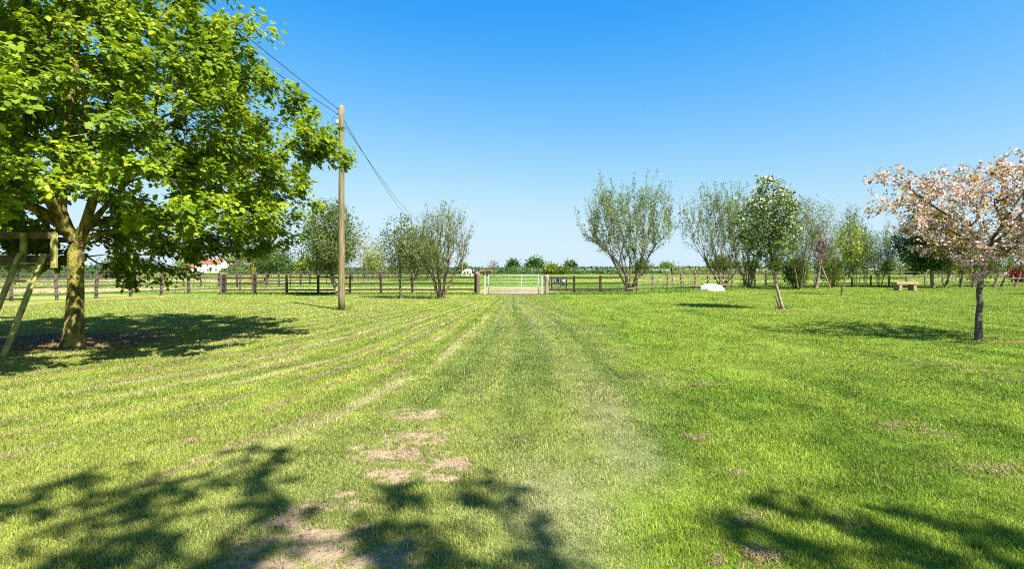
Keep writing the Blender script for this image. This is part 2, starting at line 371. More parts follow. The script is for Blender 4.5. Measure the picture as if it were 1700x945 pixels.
Z = (.02*(fbm(X*.9, Yg*.9, 3, 2)-.5)-.006*bare)*sstep(0, 3, Yg)*(np.abs(X) < 60)*(Yg < 60)
idx = np.arange(nx*ny).reshape(ny, nx)
fa = np.stack([idx[:-1, :-1], idx[:-1, 1:], idx[1:, 1:], idx[1:, :-1]], -1).reshape(-1, 4)
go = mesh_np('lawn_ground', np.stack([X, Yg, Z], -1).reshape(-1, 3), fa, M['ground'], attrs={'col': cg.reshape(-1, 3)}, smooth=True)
tag(go, kind='structure')

# ------------------------------------------------------------------ grass blades
def blades(x, y, h, wd, lean, col, seed):
    r = np.random.default_rng(seed); n = len(x)
    a = r.uniform(0, 2*np.pi, n); b = r.uniform(0, 2*np.pi, n)
    sx, sy = np.cos(a)*wd/2, np.sin(a)*wd/2
    lx, ly = np.cos(b)*lean*h, np.sin(b)*lean*h
    z0 = np.full(n, -.005)
    V = np.stack([np.stack([x-sx, y-sy, z0], -1), np.stack([x+sx, y+sy, z0], -1),
                  np.stack([x+sx*.8+lx*.35, y+sy*.8+ly*.35, h*.6], -1), np.stack([x-sx*.8+lx*.35, y-sy*.8+ly*.35, h*.6], -1),
                  np.stack([x+lx, y+ly, h], -1)], 1)
    i = np.arange(n)[:, None]*5
    return V.reshape(-1, 3), i+np.array([[0, 1, 2, 3]]), i+np.array([[3, 2, 4]]), np.repeat(col, 5, 0)

def scatter_grass():
    r = np.random.default_rng(5); n = 1500000
    # area density falls with distance
    yy = np.linspace(1.5, 47, 900); dens = 21000*np.minimum(1, (3.2/yy))**1.85; wid = 2*(yy*1.03+2.8)
    cdf = np.cumsum(dens*wid); tot = cdf[-1]*(yy[1]-yy[0]); cdf /= cdf[-1]
    n = int(tot)
    y = np.interp(r.uniform(0, 1, n), cdf, yy); x = r.uniform(-1, 1, n)*(y*1.03+2.8)
    q_ = (np.abs(x) < y*1.03+.5) | (r.uniform(0, 1, n) < .5); x, y = x[q_], y[q_]; n = len(x)
    c, bare, dry = lawn(x, y)
    keep = (r.uniform(0, 1, n) > bare*np.where((x < -6) | (y > 9), .93, 1.0))
    fx = np.interp(y, [20, 32], [-21.5, -19.9]); keep &= (x > fx) & (y < fence_y(x)+.1)
    x, y, c, dry = x[keep], y[keep], c[keep], dry[keep]; n = len(x)
    cl = fbm(x*6, y*6, 2, 99)
    h = (.013+.020*r.uniform(0, 1, n)**2)*(.3+1.5*cl)*(1-.45*dry)
    right = sstep(0, .6, x-border(y)); h *= 1+.15*right*(y < 8)
    wd = .0031*np.maximum(1, y/3.2)**.93*r.uniform(.7, 1.3, n)
    h *= 1+.25*sstep(6, 20, y)
    lean = r.uniform(.1, 1.1, n)
    k = r.uniform(0, 1, n)[:, None]
    c = c*(.5+1.15*k)
    strawb = (r.uniform(0, 1, n) < (.05+.22*dry+.06*(1-right)))
    c[strawb] = np.array([.42, .37, .19])*r.uniform(.6, 1.2, (strawb.sum(), 1))
    return blades(x, y, h, wd, lean, c, 6)
V, q, t3, cc = scatter_grass()
g = mesh_np('grass', V, [q, t3], M['grass'], attrs={'col': cc})
tag(g, 'short mown grass of the lawn', 'grass', kind='stuff')
print('grass blades', len(t3))

# longer unmown grass along the fences and round posts and trunks
def tufts():
    r = np.random.default_rng(15); pts = []
    def line(a, b, n, sp):
        t = r.uniform(0, 1, n); pts.append(np.stack([a[0]+(b[0]-a[0])*t+r.normal(0, sp, n), a[1]+(b[1]-a[1])*t+r.normal(0, sp, n), np.full(n, a[1])], -1))
    line((-17.5, 31.2), (-2.2, 31.0), 9000, .22); line((2.2, 31.0), (8, 31.9), 5000, .25); line((8, 32.2), (23, 45), 8000, .5); line((23, 45.3), (50, 47), 4000, .6)
    for px, py in ((568, 515), (1045, 487), (1205, 481), (1240, 479), (1325, 480), (1300, 513), (562, 490), (665, 495), (730, 497)):
        gp = ground(px, py); n = 260; a = r.uniform(0, 2*np.pi, n); rad = np.abs(r.normal(0, .2, n)); pts.append(np.stack([gp.x+np.cos(a)*rad, gp.y+np.sin(a)*rad, a*0], -1))
    P = np.concatenate(pts); x, y = P[:, 0], P[:, 1]; n = len(x)
    h = r.uniform(.06, .2, n); wd = r.uniform(.012, .03, n)*np.clip(y/30, .5, 1.5)
    c = np.array([.10, .19, .02])*r.uniform(.6, 1.5, (n, 1)); s = r.uniform(0, 1, n) < .25; c[s] = np.array([.33, .3, .11])
    return blades(x, y, h, wd, r.uniform(.1, .7, n), c, 16)
V, q, t3, cc = tufts()
tag(mesh_np('long_grass', V, [q, t3], M['grass'], attrs={'col': cc}), 'longer unmown grass along the foot of the fences', 'grass', kind='stuff')

# rough paddock grass beyond the fence
def paddock():
    r = np.random.default_rng(25); n = 230000
    t = r.uniform(0, 1, n); y = 32.0*(150/32.0)**t; x = r.uniform(-1, 1, n)*(y*1.05)
    c, b, d = lawn(x, y); k = r.uniform(0, 1, n)
    keep = (y > fence_y(x)+.2) & (r.uniform(0, 1, n) < .35+.65*fbm(x*.25, y*.5, 3, 52)) & ~((np.abs(x-.3) < 2.6) & (y < 46) & (r.uniform(0, 1, n) < .93))
    x, y, c, k = x[keep], y[keep], c[keep], k[keep]; n = len(x)
    h = (.06+.1*k)*(y/40)**.3; wd = .022*(y/32)**.9
    return blades(x, y, h, wd, r.uniform(.1, .8, n), c*(.6+.9*r.uniform(0, 1, (n, 1))), 26)
V, q, t3, cc = paddock()
tag(mesh_np('paddock_grass', V, [q, t3], M['grass'], attrs={'col': cc}), 'rough grass of the paddocks beyond the fence', 'grass', kind='stuff')

def crumbs():
    r = np.random.default_rng(45); n = 160000; y = r.uniform(2.3, 6.2, n); x = r.uniform(-3.2, 1.0, n); c, b, d = lawn(x, y)
    k = r.uniform(0, 1, n) < b*.55; x, y = x[k], y[k]
    n2 = 30000; x2 = -9.9+r.uniform(-2.6, 2.6, n2); y2 = 10.9+r.uniform(-1.6, 1.6, n2); k = r.uniform(0, 1, n2) < lawn(x2, y2)[1]*.5
    s = np.concatenate([r.uniform(.002, .007, len(x))*(1+1.6*(r.uniform(0, 1, len(x)) < .04)), r.uniform(.008, .03, k.sum())]); x = np.concatenate([x, x2[k]]); y = np.concatenate([y, y2[k]]); n = len(x)
    a = r.uniform(0, 6.28, n)[:, None]+np.array([0, 2.1, 4.2])+r.normal(0, .3, (n, 3)); z = r.uniform(-.004, .0, n)
    V = np.zeros((n, 4, 3)); V[:, :3, 0] = x[:, None]+np.cos(a)*s[:, None]; V[:, :3, 1] = y[:, None]+np.sin(a)*s[:, None]; V[:, :3, 2] = z[:, None]
    V[:, 3, 0] = x+r.normal(0, .3, n)*s; V[:, 3, 1] = y+r.normal(0, .3, n)*s; V[:, 3, 2] = z+s*r.uniform(.6, 1.3, n)
    i = np.arange(n)[:, None]*4; Fc = np.concatenate([i+np.array([[0, 1, 3]]), i+np.array([[1, 2, 3]]), i+np.array([[2, 0, 3]])])
    col = np.where((x < -6)[:, None], SOILD*.8, SOIL)*r.uniform(.35, 1.25, (n, 1))
    return V.reshape(-1, 3), Fc, np.repeat(col, 4, 0)
V, q, cc = crumbs()
tag(mesh_np('soil_crumbs', V, q, M['grass'], attrs={'col': cc}), 'crumbs of dry earth on the worn patches of the lawn', 'soil', kind='stuff')

# dry clippings lying on the lawn
def clippings():
    r = np.random.default_rng(35); P = []
    def clump(x0, y0, rx, ry, n): n = int(n*2.2); q_ = np.stack([x0+r.normal(0, rx, n), y0+r.normal(0, ry, n)], -1); q_ = q_[fbm(q_[:, 0]*14, q_[:, 1]*14, 3, 5) > .43]; P.append(q_)
    for px, py, s, n in ((1155, 731, .05, 160), (1230, 866, .06, 240), (1265, 928, .05, 300), (1205, 940, .04, 160), (1410, 872, .035, 90), (320, 735, .03, 60),
                         (1165, 640, .12, 160), (1500, 712, .10, 160), (1555, 725, .08, 90), (1600, 780, .12, 140), (1685, 782, .06, 90), (1665, 790, .08, 90), (1600, 615, .3, 160), (1690, 636, .2, 120), (1545, 605, .2, 90), (1310, 480+37, .3, 120), (1110, 770, .04, 40), (1220, 790, .04, 50)):
        g_ = ground(px, py); clump(g_.x, g_.y, s*1.3, s, n)
    # rows on the left, lying along the mower passes
    n = 60000; y = 3.2+r.uniform(0, 1, n)**1.3*14; wf = widthf(y*0-1, y); u = r.uniform(-11, -1.2, n); x = u*wf
    nb = fbm(x*.35, y*.22, 4, 3); uu = x/wf+.5*(fbm(x*.5, y*.15, 3, 41)-.5)
    m = sstep(.6, .95, .5+.5*np.sin(2*np.pi*uu/.7+1.0+4*(nb-.5)))*sstep(.45, .62, fbm(uu*3.5, y*1.2, 4, 91))
    k = r.uniform(0, 1, n) < m*.9*np.clip((-x-.8)/2, 0, 1); P.append(np.stack([x[k], y[k]], -1))
    n = 30000; y = r.uniform(2.3, 6.2, n); x = r.uniform(-3.2, 1.2, n); cb = lawn(x, y); k = r.uniform(0, 1, n) < .3*np.sqrt(cb[1])+.10*cb[2]; P.append(np.stack([x[k], y[k]], -1))
    # bark and leaf litter under the maple
    n = 9000; a = r.uniform(0, 2*np.pi, n); q_ = np.sqrt(r.uniform(0, 1, n)); P.append(np.stack([-9.9+2.5*q_*np.cos(a), 10.9+1.5*q_*np.sin(a)], -1))
    # scatter on the right
    n = 1600; y = 3+r.uniform(0, 1, n)*12; x = border(y)+.5+r.uniform(0, 1, n)*(y); k = r.uniform(0, 1, n) < sstep(.55, .7, fbm(x*2, y*2, 3, 61)); P.append(np.stack([x[k], y[k]], -1))
    P = np.concatenate(P); n = len(P); L = r.uniform(.012, .04, n)*np.clip(P[:, 1]/5, 1, 2.6); a = r.uniform(0, 2*np.pi, n); wd = .0013*np.clip(P[:, 1]/3.0, 1, 6)
    dx, dy = np.cos(a)*L, np.sin(a)*L; z = r.uniform(.006, .04, n); dz = r.uniform(-.012, .02, n)
    sx, sy = -np.sin(a)*wd, np.cos(a)*wd; x, y = P[:, 0], P[:, 1]
    V = np.stack([np.stack([x-dx/2-sx, y-dy/2-sy, z-dz], -1), np.stack([x+dx/2-sx, y+dy/2-sy, z+dz*.5], -1), np.stack([x+dx/2+sx, y+dy/2+sy, z+dz*.5], -1), np.stack([x-dx/2+sx, y-dy/2+sy, z-dz], -1)], 1).reshape(-1, 3)
    c = np.array([.34, .24, .14])*r.uniform(.3, 1.3, (n, 1))
    return V, np.arange(n*4).reshape(-1, 4), np.repeat(c, 4, 0)
V, q, cc = clippings()
tag(mesh_np('dry_clippings', V, q, M['grass'], attrs={'col': cc}), 'brown dry grass clippings scattered on the lawn', 'clippings', kind='stuff')

# ------------------------------------------------------------------ trees
class Skel:
    def __init__(s, seed):
        s.p = []; s.par = []; s.dir = []; s.len = []; s.chains = []; s.r = np.random.default_rng(seed)
    def chain(s, pts, start=None):
        ids = [start] if start is not None else []
        for q_ in pts:
            q_ = np.array(q_, float); par = ids[-1] if ids else -1
            s.p.append(q_); s.par.append(par)
            if par >= 0:
                d = q_-s.p[par]; l = np.linalg.norm(d); s.dir.append(d/max(l, 1e-6)); s.len.append(s.len[par]+l)
            else: s.dir.append(np.array([0, 0, 1.])); s.len.append(0)
            ids.append(len(s.p)-1)
        s.chains.append(ids); return ids
    def grow(s, targets, asc=0, step=.35, wob=.06, pathw=.35, upb=.3, droop=0, minlen=0, inherit=.35):
        for t_ in targets:
            P = np.array(s.p); L = np.array(s.len); d = t_-P; dist = np.linalg.norm(d, axis=1); hor = np.hypot(d[:, 0], d[:, 1])
            cost = dist+pathw*L+6*np.maximum(0, asc*hor-d[:, 2])+(L < minlen)*50
            k = int(np.argmin(cost)); p0 = P[k]; D = dist[k]
            if D < .05: continue
            c1 = p0+s.dir[k]*D*inherit+np.array([0, 0, upb*D*.3])
            c2 = t_-np.array([d[k, 0]*.25, d[k, 1]*.25, (upb*.5-droop)*D*.35])
            n = max(2, int(D/step)); tt = np.linspace(0, 1, n+1)[1:, None]
            pts = (1-tt)**3*p0+3*(1-tt)**2*tt*c1+3*(1-tt)*tt**2*c2+tt**3*t_
            if n > 2: pts[:-1] += s.r.normal(0, wob*min(1, D)*.35, (n-1, 3))
            s.chain(pts, k)
    def radii(s, r_tip, r_base):
        n = len(s.p); kids = np.zeros(n, bool)
        for p_ in s.par:
            if p_ >= 0: kids[p_] = True
        acc = np.where(kids, 0., 1.)
        for i in range(n-1, 0, -1):
            if s.par[i] >= 0: acc[s.par[i]] += acc[i]
        e = math.log(max(acc[0], 2))/math.log(r_base/r_tip)
        return r_tip*acc**(1/e)
    def wood(s, rad, sides=8, flare=None, thin=5):
        Vs = []; Fs = []; off = 0
        for ids in s.chains:
            if len(ids) < 2: continue
            P = np.array([s.p[i] for i in ids]); rr = rad[ids].copy()
            if s.par[ids[1]] == ids[0] and len(ids) > 1 and ids is not s.chains[0]: rr[0] = rr[1]*1.08
            rr[-1] *= .6
            if flare and ids is s.chains[0]:
                z = P[:, 2]; rr = rr*(1+flare*np.exp(-z/.22))
            T = np.gradient(P, axis=0); T /= np.linalg.norm(T, axis=1)[:, None]+1e-9
            ref = np.array([1., 0, 0]) if abs(T[0, 0]) < .9 else np.array([0, 1., 0])
            n = sides if rr[0] > .035 else thin if rr[0] > .012 else 3
            a = np.arange(n)*2*np.pi/n; rings = []
            for k in range(len(P)):
                U = ref-T[k]*ref.dot(T[k]); U /= np.linalg.norm(U)+1e-9; W = np.cross(T[k], U); ref = U
                wobr = 1+.07*np.sin(a*3+k*1.3)+.05*np.sin(a*2+k*.7) if n >= 8 else 1
                rings.append(P[k]+(np.cos(a)[:, None]*U+np.sin(a)[:, None]*W)*(rr[k]*wobr if np.isscalar(wobr) else (rr[k]*wobr)[:, None]))
            Vs.append(np.concatenate(rings)); m = len(P)
            j = np.arange(n); jn = (j+1) % n
            for k in range(m-1):
                Fs.append(np.stack([off+k*n+j, off+k*n+jn, off+(k+1)*n+jn, off+(k+1)*n+j], -1))
            off += m*n
        return np.concatenate(Vs), np.concatenate(Fs)

MAPLE = np.array([(0, .38, .05), (0, 0, 0), (.26, .02, -.03), (.20, .2, .01), (.56, .44, -.06), (.27, .52, .0), (.3, .74, -.04), (0, 1.05, -.10), (-.3, .74, -.04), (-.27, .52, .0), (-.56, .44, -.06), (-.20, .2, .01), (-.26, .02, -.03)])
MAPLE_F = np.array([(0, i, i+1 if i < 12 else 1) for i in range(1, 13)])
OVAL = np.array([(0, 0, 0), (.26, .4, .03), (0, 1, -.06), (-.26, .4, .03)]); OVAL_F = np.array([(0, 1, 2), (0, 2, 3)])
LONG = np.array([(0, 0, 0), (.17, .45, .04), (0, 1, -.1), (-.17, .45, .04)])
PET = np.array([(0, 0, 0)]+[(math.cos(a)*.5*(1 if i % 2 else .72), math.sin(a)*.5*(1 if i % 2 else .72), .1) for i, a in enumerate(np.linspace(0, 2*np.pi, 9)[:-1])])
PET_F = np.array([(0, i, i+1 if i < 8 else 1) for i in range(1, 9)])

def leaves(pos, ax, nrm, size, rnd, T, TF):
    n = len(pos)
    ax = ax/(np.linalg.norm(ax, axis=1)[:, None]+1e-9); nrm = nrm-ax*np.sum(nrm*ax, 1)[:, None]; nrm /= np.linalg.norm(nrm, axis=1)[:, None]+1e-9
    sd = np.cross(ax, nrm)
    V = pos[:, None]+size[:, None, None]*(T[None, :, 0:1]*sd[:, None]+T[None, :, 1:2]*ax[:, None]+T[None, :, 2:3]*nrm[:, None])
    Fc = (np.arange(n)*len(T))[:, None, None]+TF[None]
    return V.reshape(-1, 3), Fc.reshape(-1, TF.shape[1]), np.repeat(rnd, len(T))

def leaf_points(sk, per, last=.6, spread=.1, r=None, maxlen=None, tips=None, clump=.35):
    """positions along the outer part of each twig chain"""
    out = []; dr = []; ln = []
    for ids in (tips if tips is not None else sk.chains[1:]):
        P = np.array([sk.p[i] for i in ids]); m = len(P)
        if m < 2: continue
        seg = np.linalg.norm(np.diff(P, axis=0), axis=1); tot = seg.sum()
        n = r.poisson(per*min(1, (tot+.1)/.6)) if per < 60 else per
        if n < 1: continue
        cl = r.uniform(0, 1)
        lastm = min(tot, last); s_ = tot-lastm*r.uniform(0, 1, n)**1.2
        cs = np.concatenate([[0], np.cumsum(seg)]); k = np.clip(np.searchsorted(cs, s_)-1, 0, m-2); f = ((s_-cs[k])/seg[k])[:, None]
        q_ = P[k]*(1-f)+P[k+1]*f
        off = r.normal(0, spread, (n, 3)); out.append(q_+off); dr.append((P[k+1]-P[k])/seg[k][:, None]+off/spread*.5); ln.append(np.full(n, cl))
    return np.concatenate(out), np.concatenate(dr), np.concatenate(ln)

def profile_targets(r, n, prof, power=.45, cx=0, cy=0, zmin=None, squash=(1, 1)):
    z = np.array([a for a, b in prof]); Rr = np.array([b for a, b in prof])
    zz = np.linspace(z[0], z[-1], 300); ar = np.interp(zz, z, Rr)**2+.02; cdf = np.cumsum(ar); cdf /= cdf[-1]
    Z_ = np.interp(r.uniform(0, 1, n), cdf, zz); a = r.uniform(0, 2*np.pi, n)
    # lobed outline
    lob = 1+.13*np.sin(3*a+Z_*1.3+1)+.1*np.sin(5*a-Z_*2.1+2)
    rad = np.interp(Z_, z, Rr)*r.uniform(0, 1, n)**power*lob
    T = np.stack([cx+np.cos(a)*rad*squash[0], cy+np.sin(a)*rad*squash[1], Z_], -1)
    if zmin is not None: T = T[T[:, 2] > zmin(T)]
    return T

def finish_tree(root, sk, rad, bark, leafsets, flare=.5, sides=8, wood_name='trunk'):
    V, Fq = sk.wood(rad, sides, flare)
    mesh_np(wood_name, V, Fq, bark, root, smooth=True)
    for nm, (V, Fc, rn), mat in leafsets:
        mesh_np(nm, V, Fc, mat, root, attrs={'rnd': rn})

def simple_tree(name, label, cat, base, H, prof, seed, leaf='leaf_alder', bark='bark_brown', r_base=.08, n=260, per=16, lsize=.12,
                stems=1, stem_h=.45, spread_stem=.5, asc=.3, lean=(0, 0), group=None, shape=LONG, upright=.6, spread=.1, last=.8, blossom=None,
                trunk_h=None, power=.5, squash=(1, 1), step=.4, r_tip=.005, pathw=.3, cl_w=.5, upb=.5, thin=4, leafy=True, shoots=0):
    r = np.random.default_rng(seed); sk = Skel(seed)
    root = empty(name, base, label, cat, group)
    th = trunk_h if trunk_h is not None else prof[0][0]
    if stems == 1:
        k = max(3, int(th/.35)); pts = [(lean[0]*t_*(1+.3*math.sin(t_*3)), lean[1]*t_, t_*th) for t_ in np.linspace(0, 1, k)]
        pts = [(x+r.normal(0, .012)*(0 < i), y+r.normal(0, .012)*(0 < i), z) for i, (x, y, z) in enumerate(pts)]
        top = H*.72
        tl = [(lean[0]*(1+.6*t_)+r.normal(0, .05*t_), lean[1]*(1+.6*t_)+r.normal(0, .05*t_), th+(top-th)*t_) for t_ in np.linspace(0, 1, max(3, int((top-th)/.5)))[1:]]
        sk.chain([pts[0]]+pts[1:]+tl); ml = th*.93
    else:
        sk.chain([(0, 0, -.05), (0, 0, .06), (0, 0, .12)])
        for j in range(stems):
            a = 2*np.pi*(j+r.uniform(-.3, .3))/stems; sr = spread_stem*r.uniform(.35, 1.1); hh = H*stem_h*r.uniform(.8, 1.2)
            b0 = np.array([math.cos(a)*.12, math.sin(a)*.12, .12])
            e = np.array([math.cos(a)*sr, math.sin(a)*sr*squash[1], hh]); tt = np.linspace(0, 1, max(4, int(hh/.35)))[:, None]
            c1 = b0+np.array([math.cos(a)*sr*.5, math.sin(a)*sr*.5*squash[1], hh*.5]); pts = (1-tt)**2*b0+2*(1-tt)*tt*c1+tt**2*e
            pts[1:] += r.normal(0, .02, pts[1:].shape); sk.chain(pts, 1)
        ml = .5
    T = profile_targets(r, n, prof, power, lean[0]*1.2, lean[1]*1.2, squash=squash)
    T = T[np.argsort(np.hypot(T[:, 0], T[:, 1])*.6+np.abs(T[:, 2]-th)*.5+r.uniform(0, 1.5, len(T)))]
    sk.grow(T, asc=asc, step=step, wob=.12, pathw=pathw, upb=upb, minlen=ml)
    nc0 = len(sk.chains)-len(T) if stems > 1 else 1
    if shoots:
        for ids in sk.chains[nc0:]:
            if r.uniform() < .25: continue
            e = np.array(sk.p[ids[-1]]); o = np.array([e[0], e[1], 0]); o /= np.linalg.norm(o)+1e-6
            d = o*r.uniform(.02, .3)+np.array([r.normal(0, .07), r.normal(0, .07), 1.]); l = shoots*r.uniform(.45, 1.25)
            sk.chain([e+d*l*t_+o*.05*t_*t_ for t_ in (.25, .5, .75, 1.)], ids[-1])
    rad = sk.radii(r_tip, r_base)
    sets = []
    if leafy:
        nc = nc0
        q_, d, cl = leaf_points(sk, per, last, spread, r, tips=sk.chains[nc:])
        m = len(q_); up = np.array([0, 0, 1.])
        ax = d*upright+r.normal(0, .6, (m, 3))+np.array([0, 0, -.15])
        nr = r.normal(0, .7, (m, 3))+up
        rn = np.clip(cl*cl_w+r.uniform(0, 1, m)*(1-cl_w), 0, 1)
        sets.append(('crown', leaves(q_, ax, nr, lsize*r.uniform(.6, 1.3, m), rn, shape, OVAL_F), M[leaf]))
        if blossom:
            bm_, nb, bs = blossom
            pz = q_[:, 2]-q_[:, 2].min(); pz = pz**1.5; k = r.choice(len(q_), nb, p=pz/pz.sum()); qb = q_[k]+r.normal(0, .05, (nb, 3))+np.array([0, 0, .05])
            sets.append(('blossom', leaves(qb, r.normal(0, 1, (nb, 3)), r.normal(0, .5, (nb, 3))+up*1.2, bs*r.uniform(.6, 1.4, nb), r.uniform(0, 1, nb), PET, PET_F), M[bm_]))
    finish_tree(root, sk, rad, M[bark], sets, flare=.35, sides=8)
    return root

# ---- the big maple on the left
def big_maple():
    r = np.random.default_rng(101); sk = Skel(101); base = ground(122, 577)
    root = empty('maple_tree', base, 'large bright green maple filling the left of the view, lichened trunk beside the wooden ladder', 'tree')
    tr = sk.chain([(0, 0, -.1), (0, 0, .05), (.01, 0, .3), (.03, 0, .7), (.02, .02, 1.1), (.04, 0, 1.5), (.05, 0, 1.85), (.02, .02, 2.1)])
    a = sk.chain([(-.12, -.02, 2.35), (-.2, -.05, 2.7), (-.24, 0, 3.2), (-.15, .05, 3.9), (-.1, 0, 4.7), (0, .05, 5.6), (.1, 0, 6.5), (.05, 0, 7.4)], tr[-1])
    b = sk.chain([(.2, -.05, 2.25), (.36, -.12, 2.5), (.6, -.25, 2.9), (1.0, -.45, 3.3), (1.5, -.6, 3.8), (2.1, -.7, 4.3), (2.8, -.7, 4.6)], tr[-2])
    c_ = sk.chain([(.12, .2, 2.4), (.2, .5, 2.8), (.35, .9, 3.4), (.6, 1.4, 4.1), (.8, 1.9, 4.9)], tr[-1])
    sk.chain([(.3, .0, 2.2), (.65, .1, 2.3), (1.1, .3, 2.38), (1.7, .6, 2.6), (2.4, .9, 2.75), (3.1, 1.1, 2.6)], tr[-2])
    sk.chain([(-.4, -.1, 2.6), (-.9, -.3, 2.95), (-1.6, -.5, 3.4), (-2.4, -.6, 3.8)], a[1])
    sk.chain([(-.1, -.5, 3.0), (.05, -1.1, 3.3), (.1, -1.9, 3.7), (.2, -2.7, 4.1)], a[1])
    sk.chain([(.4, .3, 4.4), (1.1, .5, 4.9), (1.9, .8, 5.4), (2.6, .9, 5.8)], a[4])
    sk.chain([(1.0, .6, 3.5), (1.9, 1.3, 3.7), (2.9, 2.0, 3.9), (3.8, 2.5, 4.0)], c_[3])
    prof = [(1.35, 2.2), (1.9, 3.7), (2.7, 4.6), (3.6, 5.0), (4.3, 5.15), (5.0, 4.5), (5.9, 3.85), (6.8, 3.2), (7.7, 2.4), (8.5, 1.3), (9.0, .3)]
    def zmin(T):
        th = np.arctan2(T[:, 1], T[:, 0]); rad = np.hypot(T[:, 0], T[:, 1])
        front = np.clip(-T[:, 1]/1.2+.3, 0, 1)                       # the side towards the lawn is pruned high
        lefts = np.clip((-T[:, 0]-1.0)/1.5, 0, 1)
        z = 1.3+front*np.clip(1.15-.12*np.maximum(0, rad-2), .7, 2)+lefts*.9
        z = np.where((T[:, 1] > 0) & (np.abs(T[:, 0]) < .9), 2.1, z)
        px_ = 850+(T[:, 0]+base.x)/(T[:, 1]+base.y)*850; py_ = 447-(T[:, 2]-CH)/(T[:, 1]+base.y)*850
        z = np.where((T[:, 1] < .2) & (px_ > 55) & (px_ < 205) & (py_ > 315), 9, z)
        z = z+np.where(rad > 4.6, .7, 0)
        xx = T[:, 0]+base.x; yy = T[:, 1]+base.y; z = np.where(xx/yy > -.66, np.maximum(z, CH+.032*yy), z)
        return z
    T = profile_targets(r, 3600, prof, .42, zmin=zmin)
    v = fbm(T[:, 0]*.95+T[:, 2]*.8+20, T[:, 1]*.95-T[:, 2]*.9+20, 3, 13); T = T[v > np.where(T[:, 2] < 2.7, .41, np.where(T[:, 0] > 1.5, .50, .475))]
    px_ = 850+(T[:, 0]+base.x)/(T[:, 1]+base.y)*850; py_ = 447-(T[:, 2]-CH)/(T[:, 1]+base.y)*850
    T = T[(px_ < 560) & (px_ < 385+np.clip(py_, 0, 999)*.85+r.uniform(0, 30, len(T)))]
    # a gap in the skirt where the sky shows through right of the crown
    T = T[~((T[:, 0] > 3.7) & (T[:, 2] > 2.75) & (T[:, 2] < 3.5))]
    T = np.concatenate([T, np.stack([r.uniform(4.5, 5.5, 18), r.uniform(-.2, .7, 18), r.uniform(3.75, 4.35, 18)], -1), np.stack([r.uniform(-.7, .9, 26), r.uniform(1.6, 3.2, 26), r.uniform(1.2, 2.3, 26)], -1)])
    T = T[np.argsort(np.linalg.norm(T-np.array([0, 0, 3.2]), axis=1)+r.uniform(0, 1.2, len(T)))]
    sk.grow(T, asc=-.5, step=.3, wob=.12, pathw=.22, upb=.25, droop=.5, minlen=2.2, inherit=.3)
    rad = sk.radii(.0045, .235)
    for i, p_ in enumerate(sk.p[:8]): rad[i] = .158-.004*i
    for i in range(8, len(rad)): rad[i] = min(rad[i], .115)
    q_, d, cl = leaf_points(sk, 60, .5, .08, r, tips=sk.chains[9:])
    q_[:, 2] -= .03; m = len(q_); print('maple targets', len(T))
    hd = np.stack([q_[:, 0], q_[:, 1], q_[:, 2]*0], -1); hd /= np.linalg.norm(hd, axis=1)[:, None]+1e-6
    ax = d*.5+hd*.5+r.normal(0, .45, (m, 3))+np.array([0, 0, -.45])
    nr = np.array([0, 0, 1.])+hd*.45+r.normal(0, .33, (m, 3))
    rn = np.clip(.35*cl+.65*r.beta(1.6, 1.6, m), 0, 1)
    print('maple leaves', m)
    L = leaves(q_, ax, nr, .092*r.uniform(.4, 1.5, m), rn, MAPLE, MAPLE_F)
    finish_tree(root, sk, rad, M['bark_maple'], [('crown', L, M['leaf_maple'])], flare=.42, sides=14)
big_maple()

